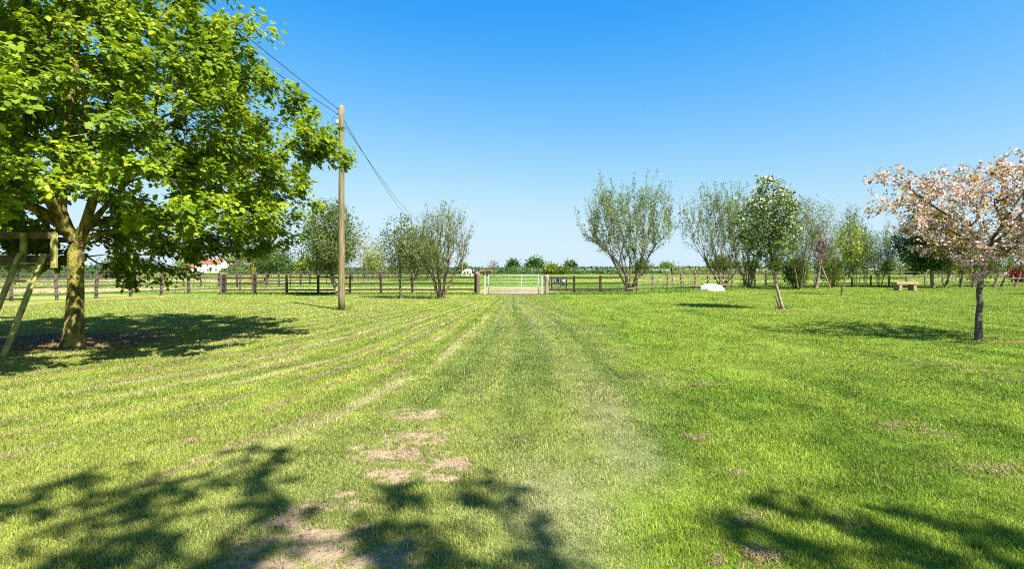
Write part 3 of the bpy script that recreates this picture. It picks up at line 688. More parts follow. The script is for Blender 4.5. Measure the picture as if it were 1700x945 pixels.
# ---- pink cherry on the right
def cherry():
    r = np.random.default_rng(55); sk = Skel(55); base = ground(1625, 565)
    root = empty('cherry_tree', base, 'cherry tree with pale pink blossom and bronze leaves at the right edge of the lawn', 'tree')
    tr = sk.chain([(0, 0, -.08), (0, 0, .03), (-.01, 0, .25), (-.01, 0, .5), (.03, 0, .8), (.01, 0, 1.05), (.05, 0, 1.35), (.13, 0, 1.6), (.2, 0, 1.85), (.3, 0, 2.0)])
    sk.chain([(.35, 0, 2.12), (.6, .05, 2.3), (.85, .1, 2.55), (1.2, .2, 2.9), (1.6, .2, 3.5)], tr[-1])
    sk.chain([(.1, .05, 2.15), (-.1, .1, 2.4), (-.5, .1, 2.7), (-1.0, .1, 3.0), (-1.5, 0, 3.3)], tr[-1])
    sk.chain([(.2, -.1, 2.2), (.25, -.3, 2.5), (.3, -.5, 2.9), (.5, -.6, 3.3)], tr[-1])
    sk.chain([(.1, .3, 2.2), (-.1, .7, 2.5), (-.3, 1.1, 2.8)], tr[-2])
    prof = [(1.7, .8), (2.0, 1.6), (2.4, 1.95), (2.9, 2.1), (3.4, 2.2), (3.8, 2.0), (4.2, 1.6), (4.6, .9)]
    T = profile_targets(r, 900, prof, .5, .35, 0)
    # outline: a long arm to the upper left, rising towards the right
    lim = 3.85+.27*(T[:, 0]); T = T[T[:, 2] < lim+r.normal(0, .1, len(T))]
    low = 2.15-.25*np.clip(T[:, 0]+.6, 0, 1)+.35*np.clip(-T[:, 0]-1.5, 0, 1)*.5; T = T[(T[:, 2] > low-.25) | ((T[:, 0] < -.1) & (T[:, 0] > -1.0))]
    arm = np.stack([r.uniform(-2.3, -1.0, 50), r.uniform(-.6, .6, 50), r.uniform(3.1, 3.75, 50)], -1); arm2 = np.stack([r.uniform(-2.45, -1.7, 14), r.uniform(-.4, .4, 14), r.uniform(2.75, 3.0, 14)], -1)
    hang = np.stack([r.uniform(-.8, .0, 30), r.uniform(-.9, .3, 30), r.uniform(1.35, 2.1, 30)], -1)
    T = np.concatenate([T, arm, arm2, hang]); T = T[np.argsort(np.linalg.norm(T-np.array([.2, 0, 2.2]), axis=1)+r.uniform(0, .5, len(T)))]
    sk.grow(T, asc=-.3, step=.2, wob=.12, pathw=.25, upb=.1, droop=.1, minlen=2.0)
    rad = sk.radii(.004, .105)
    for i in range(9): rad[i] = .06-.0015*i
    for i in range(9, len(rad)): rad[i] = min(rad[i], .042)
    q_, d, cl = leaf_points(sk, 17, .4, .05, r, tips=sk.chains[5:]); m = len(q_)
    L = leaves(q_, d*.7+r.normal(0, .5, (m, 3))+np.array([0, 0, -.1]), r.normal(0, .45, (m, 3))+np.array([0, 0, 1]), .078*r.uniform(.5, 1.35, m), np.clip(.4*cl+.6*r.uniform(0, 1, m), 0, 1), OVAL, OVAL_F)
    qc, dc, clc = leaf_points(sk, 3.4, .5, .03, r, tips=sk.chains[5:])
    k = np.repeat(np.arange(len(qc)), r.integers(5, 12, len(qc))); q2 = qc[k]+r.normal(0, .034, (len(k), 3)); cl2 = np.clip(clc[k]*.5+r.uniform(0, .5, len(qc))[k], 0, 1)
    keep = vals = (fbm(q2[:, 0]*1.6+9, q2[:, 2]*1.6+q2[:, 1], 3, 4) > .40); q2, cl2 = q2[keep], cl2[keep]; m2 = len(q2); q2[:, 2] -= .02
    B = leaves(q2, r.normal(0, 1, (m2, 3)), r.normal(0, .8, (m2, 3))+np.array([0, -.3, .5]), .05*r.uniform(.6, 1.4, m2), np.clip(.5*cl2+.5*r.uniform(0, 1, m2), 0, 1), PET, PET_F)
    print('cherry', m, m2)
    finish_tree(root, sk, rad, M['bark_cherry'], [('crown', L, M['leaf_bronze']), ('blossom', B, M['blossom_pink'])], flare=.5, sides=12)
    # small shoot near the foot of the trunk belongs to the trunk
cherry()

# ---- vase shaped alders along the fence
def vase(px, py, top, wpx, seed, label, n=360, dens=17, name='alder_tree', stems=9, leaf='leaf_alder', Yo=None, lsz=.15, squash=(1, .9), grp='vase shaped trees along the right fence'):
    b = ground(px, py); Y = b.y; H = CH+(447-top)/F*Y; W = wpx/F*Y/2
    H *= .97; prof = [(H*.22, W*.18), (H*.32, W*.5), (H*.42, W*.82), (H*.54, W*.95), (H*.68, W*.92), (H*.8, W*.75), (H*.88, W*.45)]
    return simple_tree(name, label, 'tree', b, H, prof, seed, leaf, 'bark_brown', r_base=.15, n=int(n*.85), per=int(dens*1.45), lsize=lsz*1.05, shoots=H*.125, stems=stems, stem_h=.42,
                       spread_stem=W*.72, asc=1.5, group=grp, upright=.8, spread=.07, last=1.1, power=.55, r_tip=.008, pathw=.1, upb=.6, squash=squash, step=.5)
vase(1046, 486, 282, 168, 201, 'big vase shaped alder with many stems rising from the fence right of the gate', n=420, dens=14)
vase(1200, 480, 290, 140, 202, 'vase shaped alder just behind the white boulder', n=300, dens=13)
vase(1243, 479, 300, 100, 203, 'vase shaped alder between the white boulder and the white flowering tree', n=260, dens=16, stems=7)
vase(731, 497, 327, 112, 204, 'open multi stemmed small leaved tree on the lawn side of the left fence', n=300, dens=9, name='serviceberry_tree', stems=7, leaf='leaf_alder', lsz=.11, grp='slender trees by the left fence')

# ---- white flowering tree with a curved leaning trunk
b = ground(1300, 514)
wb = simple_tree('rowan_tree', 'green tree with white flower heads and a curved pale trunk on the right lawn', 'tree', b, 5.1,
    [(1.75, .35), (2.2, .9), (2.8, 1.15), (3.6, 1.15), (4.3, 1.0), (4.8, .7), (5.15, .3)], 301, 'leaf_rowan', 'bark_pale', r_base=.052, n=300, per=24, lsize=.14,
    lean=(-.42, 0), trunk_h=1.9, asc=.1, shape=OVAL, spread=.1, last=.5, blossom=('blossom_white', 1100, .08), squash=(1, 1), power=.55)
MB().tube([(-.12, -.02, 0), (-.2, -.03, .2), (-.32, -.03, .55)], [.035, .03, .026], 7).build('stump_shoot', M['bark_brown'], wb, True)

# ---- trees of the left fence
G2 = 'young trees planted along the right fence'
def lollipop(px, py, top, cx0, cx1, ybot, seed, name, label, leaf, bark='bark_brown', n=200, per=18, lsz=.13, leanpx=0, rb=.08, group=None, blossom=None, Y=None, asc=.2, shape=OVAL, cat='tree', upright=.6, dome=.8, spread=.13, last=.8, leafy=True, r_tip=.006, power=.5, stems=1, cl_w=.5, sq=1, shoots=0):
    b = ground(px, py) if Y is None else Vector(((px-850)/F*Y, Y, 0)); Y = b.y
    if group == G2 and leafy: n = int(n*1.25); per = int(per*1.6); lsz *= 1.15
    H = CH+(447-top)/F*Y; z0 = max(.3, CH+(447-ybot)/F*Y); W = (cx1-cx0)/F*Y/2; ln = ((cx0+cx1)/2-px)/F*Y/1.2
    prof = [(z0, W*.45), (z0+(H-z0)*.2, W*.85), (z0+(H-z0)*.45, W), (z0+(H-z0)*.7, W*dome), (z0+(H-z0)*.9, W*.5), (H, W*.15)]
    return simple_tree(name, label, cat, b, H, prof, seed, leaf, bark, r_base=rb, n=n, per=per, lsize=lsz, lean=(ln, 0), trunk_h=max(z0*1.05, .3), asc=asc, group=group,
                       shape=shape, upright=upright, spread=spread, last=last, blossom=blossom, leafy=leafy, r_tip=r_tip, power=power, stems=stems, cl_w=cl_w, squash=(1, sq), spread_stem=W*.5, shoots=shoots)
lollipop(562, 491, 332, 495, 600, 452, 401, 'birch_tree', 'bushy round crowned birch with a leaning pale trunk behind the utility pole', 'leaf_olive', 'bark_pale', n=520, per=34, lsz=.14, rb=.12, group='slender trees by the left fence', spread=.18)
lollipop(666, 496, 352, 628, 700, 452, 402, 'hornbeam_tree', 'thin stemmed green tree at the fence between the utility pole and the multi stemmed tree', 'leaf_olive', 'bark_brown', n=230, per=18, lsz=.12, rb=.06, group='slender trees by the left fence', asc=.6)
lollipop(715, 462, 392, 672, 745, 452, 403, 'field_maple_tree', 'yellow green tree with pale forked stems standing in the paddock behind the multi stemmed tree', 'leaf_yellow', 'bark_pale', n=260, per=18, lsz=.28, rb=.22, Y=75, spread=.35, last=1.6, r_tip=.015)
lollipop(690, 462, 372, 655, 725, 453, 423, 'field_maple_tree', 'olive green tree in the paddock behind the thin stemmed tree', 'leaf_olive', 'bark_brown', n=240, per=18, lsz=.26, rb=.2, Y=66, spread=.32, last=1.5, r_tip=.015)
lollipop(603, 461, 384, 578, 632, 448, 404, 'ash_tree', 'nearly bare pinkish grey tree far behind the utility pole', 'leaf_yellow', 'bark_pale', n=240, per=3, lsz=.25, rb=.2, Y=80, spread=.3, r_tip=.02)
lollipop(626, 462, 404, 606, 648, 450, 424, 'ash_tree', 'small sparse yellowish tree beyond the paddock rails right of the bare ash', 'leaf_yellow', 'bark_pale', n=160, per=8, lsz=.25, rb=.14, Y=78, spread=.25, r_tip=.018)
lollipop(619, 452, 429, 608, 632, 446, 405, 'thorn_bush', 'small yellow round bush on the far hedge below the sparse trees', 'leaf_yellow', n=90, per=30, lsz=.45, Y=120, spread=.5, rb=.12)
y_t = lollipop(417, 468, 402, 385, 462, 440, 406, 'acer_tree', 'small tree with a bright yellow lichened stem in the paddock right of the barn', 'leaf_dark', 'bark_yellow', n=150, per=24, lsz=.2, rb=.2, Y=55, spread=.3)
lollipop(440, 466, 408, 410, 486, 450, 407, 'holly_tree', 'dense green tree in the paddock under the outer boughs of the big maple', 'leaf_dark', n=220, per=30, lsz=.28, Y=66, spread=.32, rb=.2)

# ---- group right of the white flowering tree
G2 = 'young trees planted along the right fence'
lollipop(1327, 481, 318, 1282, 1362, 440, 411, 'birch_tree', 'taller thin birch right behind the white flowering tree', 'leaf_olive', 'bark_brown', n=300, per=13, lsz=.13, rb=.09, group=G2, asc=.9, spread=.16, shape=LONG, stems=3)
lollipop(1355, 479, 325, 1322, 1400, 442, 412, 'birch_tree', 'wispy birch with a dark straight trunk white at the foot', 'leaf_alder', 'bark_pale', n=330, per=10, lsz=.12, rb=.12, group=G2, asc=.8, spread=.18, shape=LONG)
lollipop(1379, 480, 372, 1344, 1376, 432, 413, 'plum_tree', 'leaning purple leaved plum with a thin pale stem', 'leaf_purple', 'bark_pale', n=60, per=12, lsz=.12, rb=.045, group=G2, spread=.12, blossom=('blossom_pink', 90, .07))
lollipop(1381, 478, 395, 1355, 1405, 470, 414, 'willow_bush', 'upright bushy willow on the fence behind the leaning plum', 'leaf_olive', n=200, per=14, lsz=.14, rb=.07, group=G2, stems=6, asc=1.0, shape=LONG)
lollipop(1397, 490, 362, 1388, 1432, 430, 415, 'lime_tree', 'small leaning tree with large yellow green leaves', 'leaf_yellow', 'bark_brown', n=75, per=7, lsz=.15, rb=.05, group=G2, spread=.12, asc=.4)
lollipop(1423, 477, 350, 1398, 1437, 440, 416, 'willow_bush', 'thin upright willow shoots right behind the yellow green tree', 'leaf_alder', n=110, per=14, lsz=.14, rb=.06, group=G2, stems=5, asc=1.8, shape=LONG, shoots=.7)
lollipop(1437, 477, 385, 1420, 1449, 450, 417, 'willow_bush', 'short spray of upright willow shoots left of the tallest shoots', 'leaf_alder', n=70, per=12, lsz=.14, rb=.05, group=G2, stems=5, asc=1.8, shape=LONG, shoots=.7)
lollipop(1460, 477, 370, 1441, 1482, 455, 418, 'willow_bush', 'spray of thin upright willow shoots behind the low timber bench', 'leaf_alder', n=90, per=13, lsz=.14, rb=.05, group=G2, stems=6, asc=1.8, shape=LONG, shoots=.7)
lollipop(1320, 480, 425, 1300, 1345, 478, 419, 'elder_bush', 'low leafy bush on the fence under the tall birch', 'leaf_olive', n=130, per=18, lsz=.15, rb=.05, group=G2, stems=6, asc=.6)
lollipop(1549, 478, 343, 1492, 1600, 445, 420, 'sycamore_tree', 'dense dark green sycamore with a pale straight trunk behind the cherry', 'leaf_dark', 'bark_pale', n=400, per=26, lsz=.19, rb=.13, group=G2, spread=.2)
for i, (px, py, top, x0, x1, yb, lf, lb, kw) in enumerate((
    (1569, 478, 400, 1555, 1600, 452, 'leaf_yellow', 'small yellow green sapling right of the dark sycamore', dict(rb=.09)),
    (1595, 478, 405, 1575, 1620, 455, 'leaf_olive', 'olive sapling behind the cherry left of its trunk', {}),
    (1615, 478, 380, 1598, 1640, 450, 'leaf_dark', 'green sapling directly behind the cherry trunk', {}),
    (1650, 477, 370, 1640, 1680, 450, 'leaf_alder', 'pale leaved sapling right of the cherry trunk', {}),
    (1662, 476, 350, 1652, 1700, 445, 'leaf_alder', 'tall thin stemmed sapling near the right edge of the lawn', dict(asc=1.2)),
    (1685, 477, 360, 1672, 1720, 450, 'leaf_olive', 'rightmost thin sapling in view beside the red acer', dict(asc=1.0)))):
    lollipop(px, py, top, x0, x1, yb, 430+i, 'sapling', lb, lf, 'bark_brown', n=130, per=14, lsz=.14, group='saplings behind the cherry tree', **kw)
lollipop(1692, 470, 441, 1676, 1712, 466, 440, 'acer_bush', 'dark red leaved acer bush at the right edge behind the fence', 'leaf_red', n=120, per=30, lsz=.22, rb=.08, stems=4)
# two trees standing just outside the frame whose shadows lie on the lawn
simple_tree('apple_tree', 'small tree beside the right edge of the lawn that casts a shadow on the grass', 'tree', (33.4, 29.4, 0), 4.2, [(1.3, .6), (2, 1.5), (3, 1.6), (4.2, .4)], 450, 'leaf_dark', n=120, per=26, lsize=.17, r_base=.09)

# ---- far trees standing on the horizon
FT = 'trees standing along the far hedge'
def far_tree(px, top, wpx, Y, seed, label, leaf='leaf_dark', name='hedgerow_tree', leafy=True, n=70, per=26, cat='tree', yb=447, bark='bark_brown', sq=1):
    k = Y/120
    return lollipop(px, 0, top, px-wpx/2, px+wpx/2, yb, seed, name, label, leaf, bark, n=n, per=per, lsz=.5*k, rb=.22*k, Y=Y, spread=.45*k, last=1.6*k, r_tip=.02*k if leafy else .035*k, leafy=leafy, group=FT, cat=cat, cl_w=.6, asc=.1, sq=sq)
far_tree(820, 430, 26, 170, 501, 'grey bare tree on the horizon above the left end of the gate', name='bare_tree', leafy=False, n=200, bark='twig_grey')
far_tree(851, 435, 17, 165, 502, 'small round green tree on the horizon above the middle of the gate')
far_tree(889, 431, 27, 160, 503, 'largest round tree on the horizon, above the right end of the gate', n=110)
far_tree(915, 438, 22, 150, 504, 'yellow green bushy tree on the horizon just right of the gate', 'leaf_yellow', yb=456)
far_tree(932, 446, 20, 148, 524, 'low yellowish bush on the far hedge right of the gate', 'leaf_olive', yb=456, n=40)
far_tree(947, 438, 18, 165, 505, 'small green tree on a thin trunk at the horizon between gate and big alder')
far_tree(1066, 434, 26, 120, 506, 'green tree on the horizon behind the stems of the big alder', 'leaf_olive')
far_tree(1104, 439, 12, 200, 507, 'tiny grey green tree on the horizon between the two alders', 'leaf_alder', n=40)
far_tree(1115, 439, 5, 210, 527, 'tiny thin leaning tree on the horizon between the two alders', 'leaf_alder', n=14, per=14)
far_tree(1200, 425, 48, 75, 508, 'broad flat crowned green tree in the paddock behind the boulder alder', 'leaf_olive', n=150, per=26, yb=446)
far_tree(1248, 432, 30, 80, 509, 'round green tree in the paddock behind the second alder', 'leaf_dark')
far_tree(1288, 431, 24, 110, 510, 'pale green tree on the horizon behind the white flowering tree', 'leaf_olive')
far_tree(1318, 434, 30, 90, 511, 'green tree in the paddock behind the tall birch', 'leaf_olive', yb=450)
far_tree(1372, 428, 40, 95, 512, 'dark green tree beyond the fence behind the plum', 'leaf_dark')
far_tree(1410, 425, 36, 90, 513, 'dark tree beyond the fence behind the willow shoots', 'leaf_dark', yb=452)
far_tree(1494, 421, 50, 130, 514, 'wide spreading sparse oak on the horizon left of the dark sycamore', 'leaf_alder', name='oak_tree', n=260, per=3, bark='twig_grey')
far_tree(1474, 438, 18, 120, 515, 'small dark round tree left of the sparse oak', 'leaf_dark')
far_tree(1524, 436, 30, 140, 516, 'dark green tree right of the sparse oak', 'leaf_dark')
far_tree(1640, 433, 40, 140, 517, 'dark green trees clump on the horizon behind the cherry trunk', 'leaf_dark')
far_tree(507, 428, 34, 130, 518, 'yellow green round tree on the horizon under the outer maple boughs', 'leaf_yellow', yb=452, n=110)
far_tree(527, 436, 22, 130, 519, 'dark bushy tree on the horizon left of the leaning birch', 'leaf_dark', yb=453)
far_tree(490, 440, 24, 150, 520, 'low dark tree on the horizon right of the paddock tree', 'leaf_dark', yb=453)
far_tree(316, 428, 34, 330, 521, 'yellow green tree standing behind the left end of the white house', 'leaf_yellow', yb=448, n=110)
far_tree(400, 426, 66, 340, 522, 'broad pale green trees behind the grey barn', 'leaf_alder', yb=446, n=160)
far_tree(371, 433, 26, 345, 528, 'pale tree between house and barn', 'leaf_olive', yb=446)
far_tree(768, 434, 14, 150, 523, 'thin pale tree beside the distant power pole left of the gate', 'leaf_alder', n=60, per=5)
far_tree(30, 420, 90, 70, 525, 'broad green trees beyond the left paddock behind the ladder', 'leaf_dark', yb=446, n=220)
far_tree(210, 431, 70, 90, 526, 'green trees beyond the left paddock behind the maple trunk', 'leaf_olive', yb=446, n=160)
lollipop(394, 0, 436, 382, 406, 449, 530, 'copper_beech', 'round dark purple copper beech standing in front of the grey barn', 'leaf_purple', n=60, per=34, lsz=.8, rb=.3, Y=270, spread=.9)

# ---- far hedges
def hedge(name, label, p0, p1, h, th, leaf, seed, n, lsz):
    r = np.random.default_rng(seed); p0 = np.array(p0); p1 = np.array(p1); L = np.linalg.norm(p1-p0); d = (p1-p0)/L; nr = np.array([-d[1], d[0]])
    root = empty(name, (p0[0], p0[1], 0), label, 'hedge', 'field hedges')
    k = int(L/1.0)+2; s = np.linspace(0, L, k); m = 9; a = np.linspace(0, np.pi, m)
    hh = h*(.84+.3*fbm(s*.15, s*0, 3, seed))
    P = np.zeros((k, m, 3))
    for j in range(m):
        o = np.cos(a[j])*th/2*(.85+.3*vnoise(s*.7, s*0+j, seed)); z = np.clip(np.sin(a[j])*1.25, 0, 1)*hh*(.93+.1*vnoise(s*.9, s*0+j*3, seed+1))
        P[:, j, 0] = d[0]*s+nr[0]*o; P[:, j, 1] = d[1]*s+nr[1]*o; P[:, j, 2] = z-.05*(j in (0, m-1))
    idx = np.arange(k*m).reshape(k, m); Fq = np.stack([idx[:-1, :-1], idx[1:, :-1], idx[1:, 1:], idx[:-1, 1:]], -1).reshape(-1, 4)
    V = P.reshape(-1, 3)
    mesh_np('hedge_body', V, Fq, M[leaf], root, attrs={'rnd': r.uniform(.1, .6, len(V))}, smooth=True)
    q = r.uniform(0, L, n); b = r.uniform(0, np.pi, n); H_ = np.interp(q, s, hh)
    pos = np.stack([d[0]*q+nr[0]*np.cos(b)*th*.52, d[1]*q+nr[1]*np.cos(b)*th*.52, np.clip(np.sin(b)*1.25, .05, 1)*H_*r.uniform(.9, 1.12, n)], -1)
    nn = np.stack([nr[0]*np.cos(b), nr[1]*np.cos(b), np.sin(b)], -1)+r.normal(0, .5, (n, 3))
    mesh_np('foliage', *(lambda t: (t[0], t[1]))(leaves(pos, r.normal(0, 1, (n, 3)), nn, lsz*r.uniform(.5, 1.3, n), r.uniform(0, 1, n), OVAL, OVAL_F)), M[leaf], root, attrs={'rnd': np.repeat(r.uniform(0, 1, n), 4)})
hedge('hedge', 'long dark trimmed hedge across the far paddock behind the gate', (-60, 150), (46, 150), 1.95, 2.2, 'leaf_dark', 601, 9000, .55)
hedge('hedge', 'dark green hedge beyond the right paddock behind the young trees', (46.5, 149), (180, 134), 2.0, 2.4, 'leaf_olive', 602, 9000, .55)
hedge('hedge', 'light green hedge beyond the left paddock rails', (-84, 153), (-61, 151), 2.3, 2.6, 'leaf_olive', 603, 3000, .6)
hedge('hedge', 'bright garden hedge in front of the barn', (-136, 240), (-119, 240), 1.9, 2.4, 'leaf_olive', 604, 2000, .6)
hedge('hedge', 'clipped green hedge at the left end of the farmhouse', (-168, 240), (-151, 240), 1.9, 2.4, 'leaf_olive', 607, 2000, .6)
hedge('hedge', 'dark hedge at the left edge behind the ladder', (-110, 74), (-68, 91), 2.0, 2.4, 'leaf_dark', 605, 6000, .45)
hedge('hedge', 'low blue green hedge far off between the two alders', (60, 260), (200, 262), 2.2, 3.0, 'leaf_alder', 606, 4000, .8)

# ------------------------------------------------------------------ fences
def fence(label, pts, sp, ph, rails, mat, name='post_and_rail_fence', pw=.13, rail_h=.09, seed=1, group='post and rail fences', rail_runs=False, ends=True, dens=None):
    r = random.Random(seed)
    root = empty(name, (pts[0][0], pts[0][1], 0), label, 'fence', group)
    o0 = Vector((pts[0][0], pts[0][1], 0)); posts = []
    for a, b in zip(pts[:-1], pts[1:]):
        a = Vector((*a, 0)); b = Vector((*b, 0)); k = max(1, round((b-a).length/sp))
        for i in range(k): posts.append(a+(b-a)*i/k)
    posts.append(Vector((*pts[-1], 0)))
    proto = []
    for v in range(3):
        m = MB(); m.box((0, 0, ph/2-.05), (pw, pw*.8, ph+.1)); m.box((0, 0, ph+.012), (pw*.86, pw*.66, .024), taper=.5)
        o = m.build('post', mat, None, bev=.008); proto.append(o.data); bpy.data.objects.remove(o)
    for i, p in enumerate(posts):
        if not ends and i in (0, len(posts)-1): continue
        q_ = posts[min(i+1, len(posts)-1)]-posts[max(i-1, 0)]
        o = bpy.data.objects.new('post', proto[i % 3]); COL.objects.link(o); o.parent = root; o.location = p-o0
        o.rotation_euler = (r.uniform(-.03, .03), r.uniform(-.045, .045), math.atan2(q_.y, q_.x)+r.uniform(-.05, .05)); o.scale = (1, 1, r.uniform(.97, 1.04))
    for z in rails:
        run = MB()
        for a, b in zip(posts[:-1], posts[1:]):
            d = (b-a).normalized(); n = Vector((d.y, -d.x, 0))
            if n.y > 0: n = -n
            a_ = a-o0-d*.02-n*(pw*.4+.022)*-1; b_ = b-o0+d*.02*-1-n*(pw*.4+.022)*-1
            za = z+r.uniform(-.028, .028); zb = z+r.uniform(-.028, .028)
            m = run if rail_runs else MB()
            m.beam(a_+Vector((0, 0, za)), b_+Vector((0, 0, zb)), .035, rail_h*r.uniform(.92, 1.08))
            if not rail_runs: m.build('rail', mat, root)
        if rail_runs: run.build('rail', mat, root)
    return root
FY = 31.1
fence('dark creosoted three rail fence between the maple and the gate post', [(-17.4, FY-.2), (-2.25, FY)], 1.9, 1.2, (.3, .68, 1.05), M['fence'], seed=3)
fence('brown weathered three rail fence running towards the camera behind the maple and ladder', [(-26.5, 22.5), (-22.4, 25.2), (-20.2, 32.0), (-19.0, 33.9), (-17.55, FY-.2)], 1.95, 1.22, (.3, .68, 1.05), M['fence_grey'], seed=4, ends=True)
fence('long two rail fence receding through the left paddock from the corner', [(-19.3, 34.5), (-19.4, 38.3), (-19.3, 62), (-18, 120)], 2.1, 1.25, (.55, 1.15), M['fence_grey'], seed=5, rail_runs=True)
fence('brown rail fence across the left paddock behind the first fence', [(-60, 50), (-29.5, 46), (-21.5, 43)], 2.2, 1.25, (.35, .75, 1.15), M['fence_grey'], seed=6, rail_runs=True)
fence('pale far rail fence crossing the left paddock near the hedge', [(-100, 80), (-19.2, 86), (-10, 100)], 2.6, 1.3, (.6, 1.2), M['fence_grey'], seed=7, rail_runs=True)
fence('dark three rail fence right of the gate in front of the metal frame', [(2.2, 31.25), (7.1, 31.9)], 1.62, 1.15, (.32, .68, 1.02), M['fence'], seed=8)
fence('pale sunlit rail fence running back behind the boulder and alders', [(7.15, 32.1), (8.3, 34.0), (17.3, 40.2), (23.0, 44.6)], 1.65, 1.2, (.35, .72, 1.05), M['fence_pale'], seed=9)
fence('pale low rail fence behind the bench, young trees and cherry', [(23.1, 44.7), (34.0, 46.2), (55, 48)], 1.8, .98, (.28, .72), M['fence_pale'], seed=10)
fence('thin distant fence in front of the dark hedge on the right', [(28, 95), (60, 92), (120, 88)], 3.2, 1.2, (.5, 1.0), M['fence_pale'], seed=11, rail_runs=True)

# ------------------------------------------------------------------ gate and its posts
def gate():
    y = FY-.12; xl, xr = (811-850)/F*y, (894-850)/F*y
    root = empty('field_gate', (xl, y, 0), 'galvanised seven bar field gate closed at the end of the mown track', 'gate')
    W = xr-xl; top = 1.17; bot = .08; hs_ = [bot, .24, .40, .57, .74, .93, top]
    fr = MB(); fr.tube([(0, 0, bot-.02), (0, 0, top+.02)], .025, 8); fr.tube([(W, 0, bot-.02), (W, 0, top+.02)], .025, 8)
    fr.tube([(0, 0, top), (W, 0, top)], .023, 8); fr.tube([(0, 0, bot), (W, 0, bot)], .021, 8); fr.build('frame', M['galv'], root, True)
    for z in hs_[1:-1]: MB().tube([(.02, 0, z), (W-.02, 0, z)], .015, 8).build('bar', M['galv'], root, True)
    MB().box((W*.66, -.02, (top+bot)/2), (.045, .012, top-bot)).build('upright', M['galv'], root)
    MB().box((W*.33, .02, (top+bot)/2), (.03, .01, top-bot)).build('upright', M['galv'], root)
    for z in (.25, 1.02): MB().tube([(-.12, 0, z), (0, 0, z)], .014, 6).box((-.02, 0, z), (.06, .07, .06)).build('hinge', M['galv'], root)
    MB().box((W+.05, 0, .9), (.12, .03, .05)).tube([(W+.0, -.03, .9), (W-.06, -.05, .98)], .01, 6).build('latch', M['galv'], root)
gate()
def galv_post(px0, lab, flank=None):
    x = (px0-850)/F*FY; root = empty('gate_post', (x, FY-.1, 0), lab, 'gate post', 'white metal gate posts')
    MB().box((0, 0, .58), (.1, .1, 1.2)).build('post', M['galv'], root, bev=.006); MB().box((0, 0, 1.19), (.12, .12, .02)).build('cap', M['galv'], root)
    for z in (.38, .68, 1.02): MB().box((flank*.14, .02, z), (.2, .04, .07)).build('bracket', M['fence_pale'], root)
galv_post(805, 'white metal post that the left side of the gate hangs from', -1)
galv_post(899.5, 'white metal post at the latch side of the gate, right', 1)
def wooden(px, wdt, h, mat, lab, jag=0, seed=1):
    x = (px-850)/F*FY; r = random.Random(seed)
    root = empty('strainer_post', (x, FY-.05, 0), lab, 'gate post')
    m = MB(); pts = [(r.uniform(-.012, .012)*(k > 0), 0, -.1+(h+.1)*k/8) for k in range(9)]
    m.tube(pts, [wdt/2*(1+jag*r.uniform(-1, 1)) for _ in pts], 10); m.build('post', mat, root, True)
    return root
wooden(793.5, .27, 1.33, M['bark_brown'], 'thick dark brown wooden strainer post left of the gate', .03)
wooden(907.5, .27, 1.22, M['bark_pale'], 'rough grey brown tree trunk like post right of the gate', .12, 4)

# dark frame with plastic tubs beyond the fence, right of the gate
def feeder():
    p = at(928, 477, 40); root = empty('feed_rack', (p.x, 40, 0), 'dark metal feed rack holding blue and grey tubs behind the fence', 'feed rack')
    W = 1.15; m = MB()
    for x in (-W/2, W/2):
        for y in (-.25, .25): m.tube([(x, y, 0), (x, y, .95)], .03, 6)
    m.tube([(-W/2, -.25, .93), (W/2, -.25, .93)], .03, 6); m.tube([(-W/2, .25, .93), (W/2, .25, .93)], .03, 6); m.tube([(-W/2, -.25, .16), (W/2, -.25, .16)], .035, 6)
    m.tube([(.08, -.25, .16), (.08, -.25, .93)], .04, 6); m.tube([(-W/2, -.25, .5), (W/2, -.25, .5)], .03, 6); m.build('frame', M['black_metal'], root)
    MB().tube([(.33, 0, .42), (.33, 0, .88)], [.15, .19], 12).build('tub', M['grey_plastic'], root, True)
    MB().tube([(.32, -.08, .28), (.32, -.08, .5)], [.13, .16], 12).build('tub', M['blue_plastic'], root, True)
    MB().tube([(-.28, 0, .4), (-.28, 0, .7)], [.12, .15], 12).build('tub', M['blue_plastic'], root, True)
    MB().box((0, 0, .37), (W, .48, .03)).build('shelf', M['black_metal'], root)
    MB().box((-.1, -.05, .6), (.2, .2, .42)).build('box', M['black_metal'], root, bev=.01)
feeder()

# ------------------------------------------------------------------ utility pole and wires
def utility_pole(loc, H, lab, r0=.125, r1=.095, detail=True):
    root = empty('utility_pole', loc, lab, 'utility pole', None)
    MB().tube([(0, 0, -.1)]+[(.004*math.sin(k*1.7), 0, H*k/12) for k in range(1, 13)], [r0+(r1-r0)*k/12 for k in range(13)], 14).build('pole', M['pole'], root, True)
    if detail:
        for z in (H-.85, H-2.0): MB().tube([(0, 0, z), (0, 0, z+.03)], r0*.92, 14).build('strap', M['black_metal'], root)
        MB().box((-.14, -.02, H-.62), (.09, .08, .16)).build('junction_box', M['white_wall'], root, bev=.01)
        MB().tube([(-.15, 0, H-.5), (-.28, 0, H-.38), (-.36, 0, H-.52), (-.3, 0, H-.7), (-.15, 0, H-.7)], .008, 5).build('cable_loop', M['wire'], root)
        for z in (H-.12, H-.32): MB().tube([(-.09, -.02, z), (-.17, -.03, z)], .02, 6).build('hook', M['black_metal'], root)
    return root
pb = ground(567, 515.5)
utility_pole(pb, 7.7, 'tall weathered wooden utility pole standing on the lawn right of the maple')
def wire(a, b, sag, lab, rad=.011):
    a = Vector(a); b = Vector(b); pts = [a.lerp(b, t_)-Vector((0, 0, 4*sag*t_*(1-t_))) for t_ in np.linspace(0, 1, 41)]
    o = MB().tube([p-a for p in pts], rad, 5).build('wire', M['wire'], None, loc=a); tag(o, lab, 'wire', 'overhead wires of the utility pole')
H = 7.7
